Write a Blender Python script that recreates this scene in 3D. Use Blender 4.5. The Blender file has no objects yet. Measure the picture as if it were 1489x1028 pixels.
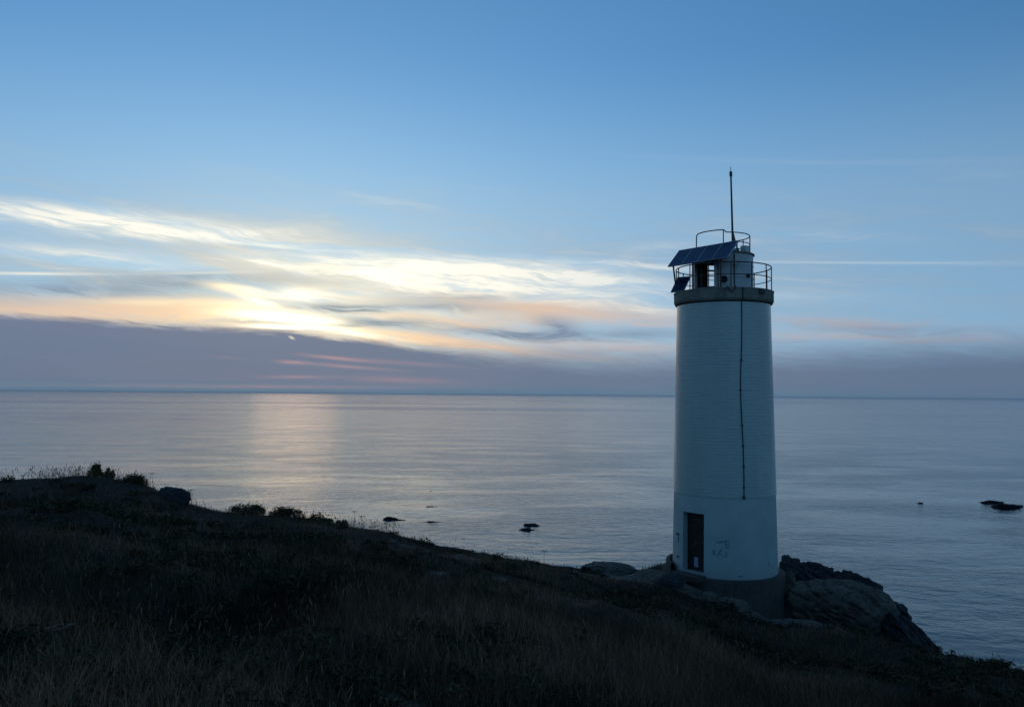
import bpy, bmesh, math, random
import numpy as np
from mathutils import Vector, Matrix, noise as mnoise

random.seed(7)
rng = np.random.default_rng(11)
SC = bpy.context.scene
COL = SC.collection
R = math.radians

# ------------------------------------------------------------------ camera
CAM_Z = 24.0                                   # eye height above the sea (sea level is z = 0)
F = 1158.0                                     # focal length in photograph pixels (28 mm on a 36 mm sensor)
PITCH, ROLL = R(2.97), R(0.5)
cam_data = bpy.data.cameras.new('camera')
cam_data.lens = 28.0
cam_data.sensor_width = 36.0
cam_data.sensor_fit = 'HORIZONTAL'
cam_data.clip_start = 0.1
cam_data.clip_end = 60000
cam = bpy.data.objects.new('camera', cam_data)
COL.objects.link(cam)
CAM_M = Matrix.Rotation(math.pi / 2 + PITCH, 3, 'X') @ Matrix.Rotation(ROLL, 3, 'Z')
cam.rotation_euler = CAM_M.to_euler()
cam.location = (0, 0, CAM_Z)
SC.camera = cam


def ray(px, py):
    return CAM_M @ Vector(((px - 744.5) / F, (514 - py) / F, -1.0))


def at(px, py, Y):
    """point on the pixel's ray at horizontal distance Y ahead of the camera"""
    d = ray(px, py)
    return Vector((0, 0, CAM_Z)) + d * (Y / d.y)


def at_r(px, py, Rd):
    """the same at distance Rd measured over the ground"""
    d = ray(px, py)
    return Vector((0, 0, CAM_Z)) + d * (Rd / math.hypot(d.x, d.y))


def on_sea(px, py, z=0.0):
    d = ray(px, py)
    return Vector((0, 0, CAM_Z)) + d * ((z - CAM_Z) / d.z)


def azel(px, py):
    d = ray(px, py).normalized()
    return math.degrees(math.atan2(d.x, d.y)), math.degrees(math.asin(d.z))


# ------------------------------------------------------------------ world: Nishita sky with cirrus and a low cloud bank
SUN_AZ, SUN_EL = azel(432, 474)
world = bpy.data.worlds.new('World')
SC.world = world
world.use_nodes = True
WT = world.node_tree
for n in list(WT.nodes):
    WT.nodes.remove(n)


def plug(tree, sock, v):
    if isinstance(v, bpy.types.NodeSocket):
        tree.links.new(v, sock)
    elif v is not None:
        sock.default_value = v


def mth(tree, op, a, b=None, c=None, clamp=False):
    n = tree.nodes.new('ShaderNodeMath')
    n.operation = op
    n.use_clamp = clamp
    plug(tree, n.inputs[0], a)
    plug(tree, n.inputs[1], b)
    plug(tree, n.inputs[2], c)
    return n.outputs[0]


def sstep(tree, v, lo, hi, out0=0.0, out1=1.0):
    n = tree.nodes.new('ShaderNodeMapRange')
    n.interpolation_type = 'SMOOTHSTEP'
    plug(tree, n.inputs['Value'], v)
    plug(tree, n.inputs['From Min'], lo)
    plug(tree, n.inputs['From Max'], hi)
    n.inputs['To Min'].default_value = out0
    n.inputs['To Max'].default_value = out1
    return n.outputs[0]


def mixc(tree, fac, a, b, mode='MIX'):
    n = tree.nodes.new('ShaderNodeMix')
    n.data_type = 'RGBA'
    n.blend_type = mode
    n.clamp_factor = True
    plug(tree, n.inputs[0], fac)
    for s, v in ((n.inputs[6], a), (n.inputs[7], b)):
        if isinstance(v, tuple):
            v = (*v[:3], 1.0)
        plug(tree, s, v)
    return n.outputs[2]


def noise(tree, vec, scale, detail=4, rough=0.55, dist=0.0, out='Fac'):
    n = tree.nodes.new('ShaderNodeTexNoise')
    n.inputs['Scale'].default_value = scale
    n.inputs['Detail'].default_value = detail
    n.inputs['Roughness'].default_value = rough
    n.inputs['Distortion'].default_value = dist
    if vec is not None:
        tree.links.new(vec, n.inputs['Vector'])
    return n.outputs[out]


def comb(tree, x, y, z=0.0):
    n = tree.nodes.new('ShaderNodeCombineXYZ')
    plug(tree, n.inputs[0], x)
    plug(tree, n.inputs[1], y)
    plug(tree, n.inputs[2], z)
    return n.outputs[0]


def srgb(r, g, b):
    return tuple(((c / 255) / 12.92 if c / 255 <= 0.04045 else ((c / 255 + 0.055) / 1.055) ** 2.4) for c in (r, g, b))


def build_world():
    t = WT
    tc = t.nodes.new('ShaderNodeTexCoord')
    sep = t.nodes.new('ShaderNodeSeparateXYZ')
    t.links.new(tc.outputs['Generated'], sep.inputs[0])
    X, Y, Z = sep.outputs
    deg = 180 / math.pi
    az = mth(t, 'MULTIPLY', mth(t, 'ARCTAN2', X, Y), deg)
    el = mth(t, 'MULTIPLY', mth(t, 'ARCSINE', Z), deg)
    # clear sky: the air close to the horizon is hazy, so the sky is read a little higher up
    sky = t.nodes.new('ShaderNodeTexSky')
    sky.sky_type = 'NISHITA'
    sky.sun_disc = False
    sky.sun_elevation = R(SUN_EL)
    sky.sun_rotation = R(SUN_AZ)
    sky.altitude = 0
    sky.air_density = 1.0
    sky.dust_density = 0.3
    sky.ozone_density = 2.5
    up = mth(t, 'ADD', mth(t, 'MULTIPLY', mth(t, 'MAXIMUM', Z, 0.0), 0.88), 0.155)
    nrm = t.nodes.new('ShaderNodeVectorMath')
    nrm.operation = 'NORMALIZE'
    t.links.new(comb(t, X, Y, up), nrm.inputs[0])
    t.links.new(nrm.outputs[0], sky.inputs[0])
    base = mixc(t, 1.0, sky.outputs[0], (1.25, 1.95, 2.42), 'MULTIPLY')
    K = 10.0                                     # colours below are written as seen at background strength 0.1

    def col(r, g, b, k=1.0):
        return tuple(c * K * k for c in srgb(r, g, b))

    # distance from the sun, degrees, flattened along the horizon
    da = mth(t, 'SUBTRACT', az, SUN_AZ)
    de = mth(t, 'SUBTRACT', el, SUN_EL)
    d2 = mth(t, 'ADD', mth(t, 'POWER', mth(t, 'DIVIDE', da, 1.5), 2.0), mth(t, 'POWER', de, 2.0))

    def glow(sig):
        return mth(t, 'EXPONENT', mth(t, 'DIVIDE', d2, -sig * sig))

    g_small, g_mid, g_wide = glow(2.6), glow(7.0), glow(19.0)
    # ---- cloud texture coordinates: fibres that run along the horizon and fall slightly to the right
    elt = mth(t, 'ADD', el, mth(t, 'MULTIPLY', az, 0.09))
    warp = noise(t, comb(t, mth(t, 'MULTIPLY', az, 0.09), mth(t, 'MULTIPLY', el, 0.35)), 1.0, 3, 0.5)
    wv = mth(t, 'SUBTRACT', warp, 0.5)
    elw = mth(t, 'ADD', elt, mth(t, 'MULTIPLY', wv, 2.6))
    fib = noise(t, comb(t, mth(t, 'MULTIPLY', az, 0.085), mth(t, 'MULTIPLY', elw, 0.75), 3.1), 1.0, 6, 0.60, 0.4)
    fine = noise(t, comb(t, mth(t, 'MULTIPLY', az, 0.28), mth(t, 'MULTIPLY', elw, 2.3), 7.7), 1.0, 4, 0.6, 0.6)
    fil = noise(t, comb(t, mth(t, 'MULTIPLY', az, 0.42), mth(t, 'MULTIPLY', elw, 4.6), 1.7), 1.0, 3, 0.6, 0.3)
    els = mth(t, 'ADD', el, mth(t, 'MULTIPLY', wv, 1.0))       # gently warped elevation for single streaks
    fine_w = mth(t, 'MULTIPLY', mth(t, 'SUBTRACT', fine, 0.5), 1.3)
    els = mth(t, 'ADD', els, mth(t, 'MULTIPLY', fine_w, 0.55))

    def streaks(items, elev):
        """soft elongated puffs of cloud: centre, half length, half thickness, slope, strength"""
        vec = comb(t, az, elev)
        tot = None
        for (px, py, hl, ht, sl, amp) in items:
            a0, e0 = azel(px, py)
            a1, e1 = azel(px + 40, py + 40 * sl)
            n = t.nodes.new('ShaderNodeMapping')
            n.vector_type = 'TEXTURE'
            t.links.new(vec, n.inputs['Vector'])
            n.inputs['Location'].default_value = (a0, e0, 0)
            n.inputs['Rotation'].default_value = (0, 0, math.atan2(e1 - e0, a1 - a0))
            n.inputs['Scale'].default_value = (hl / 20.2 * 2.0, ht / 20.2 * 2.2, 1)
            q = t.nodes.new('ShaderNodeTexGradient')
            q.gradient_type = 'QUADRATIC_SPHERE'
            t.links.new(n.outputs[0], q.inputs[0])
            tot = mth(t, 'MULTIPLY_ADD', q.outputs['Fac'], amp * 1.5, 0.0 if tot is None else tot)
        return tot

    cirrus = streaks([
        (130, 320, 215, 13, 0.10, .95), (40, 306, 110, 5, 0.06, .4), (260, 340, 120, 5, -0.02, .35),
        (90, 368, 150, 9, 0.10, .45), (230, 392, 120, 6, 0.12, .25),
        (420, 356, 110, 4, 0.10, .55), (405, 384, 60, 6, 0.22, .5),
        (640, 392, 190, 15, 0.05, 1.3), (560, 400, 80, 10, 0.22, .5), (735, 424, 100, 14, 0.05, .9), (640, 418, 120, 8, 0.10, .6), (600, 452, 140, 8, 0.06, .45), (820, 440, 150, 9, 0.08, .5), (940, 452, 120, 8, 0.05, .4),
        (860, 404, 170, 9, 0.12, .9), (915, 386, 120, 5, 0.05, .75), (880, 428, 130, 12, 0.08, .45),
        (435, 428, 34, 9, 0.0, .9), (520, 425, 150, 9, 0.02, .35),
        (1220, 344, 90, 8, 0.08, .25), (960, 360, 50, 6, -0.1, .18), (1150, 430, 160, 10, 0.06, .2),
    ], els)
    orange = streaks([
        (60, 452, 150, 10, 0.04, .7), (230, 446, 150, 11, 0.03, .95), (330, 456, 120, 9, 0.06, .7),
        (620, 492, 190, 6, 0.11, .9), (700, 506, 180, 5, 0.09, .7), (600, 462, 110, 8, 0.10, .5),
        (770, 448, 170, 14, 0.06, .75), (860, 468, 150, 11, 0.0, .6), (690, 476, 90, 6, 0.05, .5),
        (900, 504, 160, 8, 0.06, .5), (1230, 468, 130, 6, 0.05, .55), (1330, 490, 170, 6, 0.05, .4),
        (1160, 488, 100, 5, 0.0, .35),
    ], els)
    thin = streaks([(48, 398, 70, 1.7, 0.01, .8), (300, 397, 70, 1.8, -0.02, .35), (1200, 382, 210, 1.5, 0.006, .30),
                    (1400, 384, 160, 1.8, 0.01, .10), (1220, 237, 260, 3.5, 0.0, .06)], el)
    grey = streaks([(815, 476, 34, 10, 0.30, .9), (545, 470, 70, 5.5, 0.02, 1.0), (495, 447, 80, 6, 0.03, 1.0), (400, 469, 80, 1.5, 0.04, .5), (770, 484, 130, 5, 0.06, .7), (300, 402, 120, 7, 0.0, .4), (640, 447, 90, 7, 0.02, .5),
                    (680, 432, 90, 6, 0.0, .45), (740, 488, 110, 5, 0.06, .6), (80, 420, 120, 12, 0.0, .5),
                    (260, 415, 130, 10, 0.0, .45), (1300, 476, 120, 7, 0.06, .45), (930, 486, 90, 8, 0.04, .5)], els)
    pink = streaks([(425, 527, 20, 2.4, 0.05, .75), (490, 521, 44, 2.2, 0.10, .75), (505, 533, 62, 2.2, 0.08, .6),
                    (580, 527, 90, 3.0, 0.07, .3), (432, 548, 42, 2.2, 0.0, .5), (585, 553, 90, 5.0, 0.04, .35),
                    (380, 562, 230, 2.6, 0.006, .35), (330, 520, 25, 2.0, 0.1, .15)], el)
    side = sstep(t, mth(t, 'ABSOLUTE', da), 40, 120, 1.0, 0.35)
    # ---- thin veil of high cloud above the bank, all round the horizon and stronger towards the sun
    vband = mth(t, 'MULTIPLY', sstep(t, el, 2.0, 6.0), sstep(t, el, 8.5, 17.0, 1.0, 0.0))
    veil = mth(t, 'MULTIPLY', vband, sstep(t, fib, 0.30, 0.72, 0.25, 0.95))
    veil_f = mth(t, 'MULTIPLY', mth(t, 'MULTIPLY', veil, side), mth(t, 'ADD', mth(t, 'MULTIPLY', g_mid, 0.5), mth(t, 'ADD', 0.66, mth(t, 'MULTIPLY', g_wide, 0.42))))
    veil_c = mixc(t, g_wide, col(140, 164, 188), col(178, 192, 198, 1.05))
    veil_c = mixc(t, g_mid, veil_c, col(230, 224, 206))
    high = mth(t, 'MULTIPLY', sstep(t, el, 11.0, 24.0, 0.50, 0.0), side)     # milky air below the blue
    wide = glow(34.0)
    base = mixc(t, mth(t, 'MULTIPLY', wide, 0.9), base, mixc(t, 1.0, base, (1.32, 1.20, 1.13), 'MULTIPLY'))
    c = mixc(t, high, base, mixc(t, g_wide, col(146, 178, 202), col(172, 204, 222)))
    c = mixc(t, veil_f, c, veil_c)
    # ---- white cirrus
    fmod = mth(t, 'MULTIPLY', sstep(t, fib, 0.26, 0.66, 0.25, 1.15), mth(t, 'MULTIPLY', sstep(t, fine, 0.25, 0.7, 0.55, 1.12), sstep(t, fil, 0.3, 0.68, 0.62, 1.2)))
    cf = mth(t, 'MULTIPLY', cirrus, fmod, clamp=True)
    # faint cirrus of the same kind in the rest of the sky
    rest = mth(t, 'MULTIPLY', mth(t, 'MULTIPLY', sstep(t, fib, 0.52, 0.8), vband), 0.35)
    cf = mth(t, 'MAXIMUM', cf, rest)
    cirrus_c = mixc(t, g_wide, col(178, 196, 212), col(252, 246, 228, 1.18))
    cirrus_c = mixc(t, g_mid, cirrus_c, col(255, 247, 222, 1.4))
    c = mixc(t, cf, c, cirrus_c)
    # ---- peach and gold cloud just above the bank (first the height of the bank's edge, by bearing)
    rp = t.nodes.new('ShaderNodeValToRGB')
    rp.color_ramp.interpolation = 'EASE'
    prof = [(-400, 452), (0, 459), (110, 465), (210, 474), (420, 481), (500, 492), (600, 506), (760, 517), (900, 521), (1150, 512), (1489, 500), (1900, 490)]
    els_ = rp.color_ramp.elements
    for k, (px, py) in enumerate(prof):
        a_, e_ = azel(px, py)
        pos_ = (a_ + 60) / 120
        el_ = els_[k] if k < 2 else els_.new(pos_)
        el_.position = pos_
        el_.color = (e_ / 10,) * 3 + (1,)
    t.links.new(mth(t, 'DIVIDE', mth(t, 'ADD', az, 60), 120), rp.inputs[0])
    edge = mth(t, 'MULTIPLY', rp.outputs[0], 10.0)
    edge = mth(t, 'ADD', edge, mth(t, 'MULTIPLY', wv, 0.7))
    edge = mth(t, 'ADD', edge, mth(t, 'MULTIPLY', fine_w, 0.55))
    edge = mth(t, 'ADD', edge, mth(t, 'MULTIPLY', mth(t, 'SUBTRACT', fil, 0.5), 0.45))
    above = mth(t, 'SUBTRACT', el, edge)
    rim = mth(t, 'MULTIPLY', sstep(t, above, 0.0, 2.6, 1.0, 0.0), mth(t, 'ADD', 0.25, mth(t, 'MULTIPLY', g_wide, 0.65)))
    rim = mth(t, 'MULTIPLY', rim, sstep(t, fine, 0.25, 0.65, 0.65, 1.0), clamp=True)
    c = mixc(t, mth(t, 'MULTIPLY', rim, side), c, mixc(t, g_mid, mixc(t, g_wide, col(150, 158, 176), col(204, 190, 178)), col(240, 216, 182)))
    of = mth(t, 'MULTIPLY', orange, sstep(t, fib, 0.22, 0.62, 0.35, 1.1))
    of = mth(t, 'MULTIPLY', of, sstep(t, fine, 0.25, 0.65, 0.7, 1.1), clamp=True)
    orange_c = mixc(t, g_wide, col(176, 172, 182), col(236, 206, 178))
    orange_c = mixc(t, g_mid, orange_c, col(255, 222, 178, 1.05))
    orange_c = mixc(t, g_small, orange_c, col(255, 238, 194, 2.4))
    c = mixc(t, of, c, orange_c)
    c = mixc(t, mth(t, 'MULTIPLY', grey, sstep(t, fine, 0.3, 0.6, 0.5, 1.0), clamp=True), c,
             mixc(t, g_mid, col(126, 144, 166), col(158, 170, 174)))
    # the brightest edges right above the hidden sun
    el2 = mth(t, 'ADD', el, mth(t, 'ADD', mth(t, 'MULTIPLY', wv, 0.30), mth(t, 'MULTIPLY', fine_w, 0.22)))
    core = streaks([(346, 421, 38, 5.5, 0.16, 1.3), (374, 438, 24, 4, 0.30, .7), (402, 461, 72, 4.2, 0.08, 1.6),
                    (425, 476, 60, 2.4, 0.03, 1.5), (520, 486, 62, 2.6, 0.12, 1.0), (230, 439, 120, 4.5, 0.02, .5),
                    (432, 427, 24, 7, 0.0, .5)], el2)
    core = mth(t, 'MULTIPLY', core, sstep(t, fine, 0.25, 0.6, 0.6, 1.15), clamp=True)
    c = mixc(t, core, c, mixc(t, g_small, mixc(t, g_mid, col(250, 224, 182), col(255, 238, 205, 1.15)), col(255, 242, 208, 2.4)))
    c = mixc(t, mth(t, 'MULTIPLY', thin, 1.0, clamp=True), c, mixc(t, g_wide, col(196, 210, 218), col(250, 244, 226)))
    # ---- the low bank: violet grey, its top edge ragged, lower to the right of the sun
    soft = sstep(t, az, SUN_AZ + 4, SUN_AZ + 22, 0.30, 1.5)     # crisp under the sun, diffuse further off
    bank = sstep(t, mth(t, 'SUBTRACT', el, edge), mth(t, 'MULTIPLY', soft, -1.0), soft, 1.0, 0.0)
    bank_c = mixc(t, sstep(t, el, 0.0, 5.5), col(96, 118, 141), col(107, 119, 146))
    bank_c = mixc(t, sstep(t, el, 0.0, 1.0, 0.85, 0.0), bank_c, col(90, 121, 145))
    bank_c = mixc(t, mth(t, 'MULTIPLY', mth(t, 'MULTIPLY', sstep(t, el, 0.2, 1.0), sstep(t, el, 1.2, 3.4, 1.0, 0.0)),
                         mth(t, 'MULTIPLY', g_wide, 0.30)), bank_c, col(124, 116, 142))
    bank_c = mixc(t, mth(t, 'MULTIPLY', sstep(t, fib, 0.35, 0.7), 0.28), bank_c, col(113, 124, 147))
    bank_c = mixc(t, sstep(t, az, 8, 34, 0.0, 0.55), bank_c, col(92, 110, 138))
    bank_c = mixc(t, mth(t, 'MULTIPLY', pink, sstep(t, fine, 0.2, 0.6, 0.6, 1.1), clamp=True), bank_c, col(166, 140, 150))
    # away from the sunset the bank is the same grey, a little bluer
    away = sstep(t, mth(t, 'ABSOLUTE', da), 45, 110)
    bank_c = mixc(t, away, bank_c, col(84, 104, 134))
    c = mixc(t, mth(t, 'MULTIPLY', bank, sstep(t, el, -0.2, 5.0, 0.96, 0.93)), c, bank_c)
    # one spark of sun through a slit in the bank
    spark = streaks([(424, 491, 4, 1.5, 0.5, .8)], el)
    c = mixc(t, mth(t, 'MULTIPLY', spark, 1.0, clamp=True), c, col(244, 226, 196))
    bg = t.nodes.new('ShaderNodeBackground')
    bg.inputs['Strength'].default_value = 0.1
    t.links.new(c, bg.inputs['Color'])
    out = t.nodes.new('ShaderNodeOutputWorld')
    t.links.new(bg.outputs[0], out.inputs['Surface'])


build_world()

# ------------------------------------------------------------------ sun: low, behind thin cloud
sun_data = bpy.data.lights.new('sun', 'SUN')
sun_data.energy = 0.0035
sun_data.angle = R(6)
sun_data.color = (1.0, 0.52, 0.25)
sun = bpy.data.objects.new('sun', sun_data)
COL.objects.link(sun)
sv = Vector((math.sin(R(SUN_AZ)) * math.cos(R(SUN_EL)), math.cos(R(SUN_AZ)) * math.cos(R(SUN_EL)), math.sin(R(SUN_EL))))
sun.rotation_euler = sv.to_track_quat('Z', 'Y').to_euler()
sun.location = (0, 0, 60)

# ------------------------------------------------------------------ exposure and render settings
SC.view_settings.view_transform = 'Standard'
SC.view_settings.look = 'None'
SC.view_settings.exposure = 0.0
SC.view_settings.gamma = 1.0
SC.view_settings.use_curve_mapping = False
SC.cycles.use_denoising = True
SC.cycles.max_bounces = 6
SC.cycles.diffuse_bounces = 3
SC.cycles.glossy_bounces = 3
SC.cycles.volume_bounces = 3
SC.cycles.caustics_reflective = False
SC.cycles.caustics_refractive = False


# ------------------------------------------------------------------ helpers
def mat(name):
    m = bpy.data.materials.new(name)
    m.use_nodes = True
    t = m.node_tree
    b = t.nodes['Principled BSDF']
    return m, t, b


def pos(t):
    n = t.nodes.new('ShaderNodeNewGeometry')
    return n.outputs['Position']


def objc(t):
    return t.nodes.new('ShaderNodeTexCoord').outputs['Object']


def bump(t, b, h, strength=1.0, dist=1.0):
    n = t.nodes.new('ShaderNodeBump')
    n.inputs['Strength'].default_value = strength
    n.inputs['Distance'].default_value = dist
    t.links.new(h, n.inputs['Height'])
    t.links.new(n.outputs[0], b.inputs['Normal'])
    return n


def simple(name, color, rough=0.7, metal=0.0, var=0.25, scale=6.0, bmp=0.0, dirt=None):
    m, t, b = mat(name)
    p = objc(t)
    f = noise(t, p, scale, 6, 0.6)
    dark = tuple(c * (1 - var) for c in color)
    lite = tuple(min(1, c * (1 + var)) for c in color)
    c = mixc(t, sstep(t, f, 0.3, 0.7), dark, lite)
    if dirt:
        f2 = noise(t, p, scale * 0.35, 8, 0.7, 0.5)
        c = mixc(t, sstep(t, f2, 0.52, 0.68), c, dirt)
    t.links.new(c, b.inputs['Base Color'])
    b.inputs['Roughness'].default_value = rough
    b.inputs['Metallic'].default_value = metal
    if bmp:
        bump(t, b, noise(t, p, scale * 5, 6, 0.6), 1.0, bmp)
    return m


def mesh_np(name, verts, faces, mats, smooth=False, colors=None):
    """verts (n,3), faces (m,k) arrays -> mesh"""
    verts = np.asarray(verts, dtype=np.float32)
    faces = np.asarray(faces, dtype=np.int32)
    me = bpy.data.meshes.new(name)
    me.vertices.add(len(verts))
    me.vertices.foreach_set('co', verts.ravel())
    k = faces.shape[1]
    me.loops.add(faces.size)
    me.loops.foreach_set('vertex_index', faces.ravel())
    me.polygons.add(len(faces))
    me.polygons.foreach_set('loop_start', np.arange(0, faces.size, k, dtype=np.int32))
    me.polygons.foreach_set('use_smooth', np.full(len(faces), smooth))
    me.update(calc_edges=True)
    if colors is not None:
        a = me.color_attributes.new('tint', 'FLOAT_COLOR', 'POINT')
        a.data.foreach_set('color', np.c_[colors, np.ones(len(colors))].astype(np.float32).ravel())
    for m in (mats if isinstance(mats, (list, tuple)) else [mats]):
        me.materials.append(m)
    return me


def link(name, me, parent=None, loc=None):
    o = bpy.data.objects.new(name, me)
    COL.objects.link(o)
    if parent is not None:
        o.parent = parent
    if loc is not None:
        o.location = loc
    return o


def tag(o, label=None, cat=None, group=None, kind=None):
    for k, v in (('label', label), ('category', cat), ('group', group), ('kind', kind)):
        if v:
            o[k] = v
    return o


def empty(name, loc, rz=0.0):
    o = link(name, None)
    o.location = loc
    o.rotation_euler = (0, 0, rz)
    o.empty_display_size = 0.3
    return o


class MB:
    """collects simple shapes into one mesh"""

    def __init__(s):
        s.v, s.f, s.sm = [], [], []

    def add(s, vs, fs, smooth=False):
        o = len(s.v)
        s.v += [tuple(v) for v in vs]
        s.f += [tuple(i + o for i in f) for f in fs]
        s.sm += [smooth] * len(fs)
        return s

    def box(s, c, size, rot=None):
        hx, hy, hz = (d / 2 for d in size)
        b = 0.12 * min(hx, hy, hz)              # small chamfer
        vs = []
        for sx in (-1, 1):
            for sy in (-1, 1):
                for sz in (-1, 1):
                    vs += [(sx * hx, sy * (hy - b), sz * (hz - b)), (sx * (hx - b), sy * hy, sz * (hz - b)),
                           (sx * (hx - b), sy * (hy - b), sz * hz)]
        bm = bmesh.new()
        for v in vs:
            bm.verts.new(v)
        bmesh.ops.convex_hull(bm, input=bm.verts)
        bm.verts.index_update()
        M = Matrix.Translation(c) @ (rot.to_4x4() if rot else Matrix.Identity(4))
        s.add([M @ v.co for v in bm.verts], [[v.index for v in f.verts] for f in bm.faces])
        bm.free()
        return s

    def tube(s, pts, r, n=8, closed=False, cap=True):
        pts = [Vector(p) for p in pts]
        rs = r if isinstance(r, (list, tuple)) else [r] * len(pts)
        N = len(pts)
        vs, fs = [], []
        prev = None
        for i, p in enumerate(pts):
            a = pts[(i - 1) % N] if (closed or i > 0) else p
            b = pts[(i + 1) % N] if (closed or i < N - 1) else p
            d = (b - a).normalized()
            if prev is None:
                u = d.orthogonal().normalized()
            else:
                u = (prev - d * prev.dot(d)).normalized()
            prev = u
            w = d.cross(u)
            for k in range(n):
                q = 2 * math.pi * k / n
                vs.append(p + (u * math.cos(q) + w * math.sin(q)) * rs[i])
        for i in range(N if closed else N - 1):
            j = (i + 1) % N
            for k in range(n):
                l = (k + 1) % n
                fs.append((i * n + k, i * n + l, j * n + l, j * n + k))
        s.add(vs, fs, True)
        if cap and not closed:
            s.add(vs[:n], [tuple(range(n))[::-1]])
            s.add(vs[-n:], [tuple(range(n))])
        return s

    def lathe(s, prof, n=96, smooth=False, a0=None, a1=None):
        """profile of (r, z), angle 0 towards -Y (the camera), positive to the right"""
        full = a0 is None
        A = [2 * math.pi * i / n for i in range(n)] if full else [a0 + (a1 - a0) * i / n for i in range(n + 1)]
        m = len(A)
        vs = [(r * math.sin(a), -r * math.cos(a), z) for a in A for (r, z) in prof]
        P = len(prof)
        fs = []
        for i in range(m if full else m - 1):
            j = (i + 1) % m
            for k in range(P - 1):
                fs.append((i * P + k, j * P + k, j * P + k + 1, i * P + k + 1))
        return s.add(vs, fs, smooth)

    def build(s, name, m, parent=None, loc=None):
        me = bpy.data.meshes.new(name)
        me.from_pydata(s.v, [], s.f)
        me.polygons.foreach_set('use_smooth', s.sm)
        for x in (m if isinstance(m, (list, tuple)) else [m]):
            me.materials.append(x)
        me.update()
        return link(name, me, parent, loc)


# value noise in numpy (for terrain and rocks)
_perm = rng.permutation(512)
_gr = rng.random(512)


def vnoise(x, y, z=0.0):
    x, y = np.asarray(x, float), np.asarray(y, float)
    z = np.broadcast_to(np.asarray(z, float), x.shape)
    xi, yi, zi = np.floor(x).astype(int), np.floor(y).astype(int), np.floor(z).astype(int)
    fx, fy, fz = x - xi, y - yi, z - zi
    fx, fy, fz = (q * q * q * (q * (q * 6 - 15) + 10) for q in (fx, fy, fz))

    def h(a, b, c):
        return _gr[_perm[(_perm[(_perm[a & 511] + b) & 511] + c) & 511]]
    r = 0
    for dx in (0, 1):
        for dy in (0, 1):
            for dz in (0, 1):
                w = (fx if dx else 1 - fx) * (fy if dy else 1 - fy) * (fz if dz else 1 - fz)
                r = r + w * h(xi + dx, yi + dy, zi + dz)
    return r * 2 - 1


def fbm(x, y, z=0.0, oct=5, gain=0.5):
    a, s, r = 1.0, 1.0, 0.0
    for i in range(oct):
        r = r + a * vnoise(np.asarray(x) * s + 17.3 * i, np.asarray(y) * s - 9.1 * i, np.asarray(z) * s + 3.7 * i)
        a *= gain
        s *= 2.03
    return r


# ------------------------------------------------------------------ sea
def build_sea():
    m, t, b = mat('sea_water')
    p = pos(t)
    sep = t.nodes.new('ShaderNodeSeparateXYZ')
    t.links.new(p, sep.inputs[0])
    px, py = sep.outputs[0], sep.outputs[1]
    # calm slicks and wind-ruffled lanes
    lane = noise(t, comb(t, mth(t, 'MULTIPLY', px, 0.0011), mth(t, 'MULTIPLY', py, 0.0042)), 1.0, 5, 0.6, 0.6)
    ruf = sstep(t, lane, 0.36, 0.62, 0.35, 1.2)
    # rough water over the shoals
    swell = noise(t, comb(t, mth(t, 'MULTIPLY', px, 0.030), mth(t, 'MULTIPLY', py, 0.055)), 1.0, 3, 0.5)
    wave = noise(t, comb(t, mth(t, 'MULTIPLY', px, 0.36), mth(t, 'MULTIPLY', py, 0.44)), 1.0, 5, 0.55, 0.3)
    chop = noise(t, comb(t, mth(t, 'MULTIPLY', px, 1.2), mth(t, 'MULTIPLY', py, 1.35)), 1.0, 4, 0.55, 0.2)
    h = mth(t, 'ADD', mth(t, 'MULTIPLY', wave, 0.25), mth(t, 'MULTIPLY', chop, 0.05))
    gust = noise(t, comb(t, mth(t, 'MULTIPLY', px, 0.022), mth(t, 'MULTIPLY', py, 0.05)), 1.0, 4, 0.6, 0.5)
    h = mth(t, 'MULTIPLY', h, sstep(t, gust, 0.36, 0.64, 0.45, 1.35))
    h = mth(t, 'ADD', mth(t, 'MULTIPLY', h, ruf), mth(t, 'MULTIPLY', swell, 0.45))
    bump(t, b, h, 1.0, 1.0)
    b.inputs['Base Color'].default_value = (0.006, 0.028, 0.034, 1)
    t.links.new(sstep(t, lane, 0.36, 0.62, 0.06, 0.14), b.inputs['Roughness'])
    b.inputs['IOR'].default_value = 1.34
    b.inputs['Specular Tint'].default_value = (0.78, 0.97, 1.0, 1)
    # one sheet to the horizon, rings growing outwards
    n = 96
    rad = [0] + list(np.geomspace(60, 40000, 26))
    vs, fs = [(0, 0, 0)], []
    for r in rad[1:]:
        for k in range(n):
            a = 2 * math.pi * k / n
            vs.append((r * math.cos(a), r * math.sin(a), 0))
    for k in range(n):
        fs.append((0, 1 + k, 1 + (k + 1) % n))
    for i in range(len(rad) - 2):
        for k in range(n):
            l = (k + 1) % n
            a, c = 1 + i * n, 1 + (i + 1) * n
            fs.append((a + k, c + k, c + l, a + l))
    me = bpy.data.meshes.new('sea')
    me.from_pydata(vs, [], fs)
    me.materials.append(m)
    o = link('sea', me)
    tag(o, 'open sea with fine ripples reaching the horizon', kind='structure')


build_sea()

# ------------------------------------------------------------------ headland
TY = 29.0                                        # horizontal distance of the tower's axis ahead of the camera
TX = at(1052.6, 640, TY).x
BASE_Z = at(1058, 843, TY - 1.80).z              # foot of the white wall
T_R = math.hypot(TX, TY)
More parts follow.
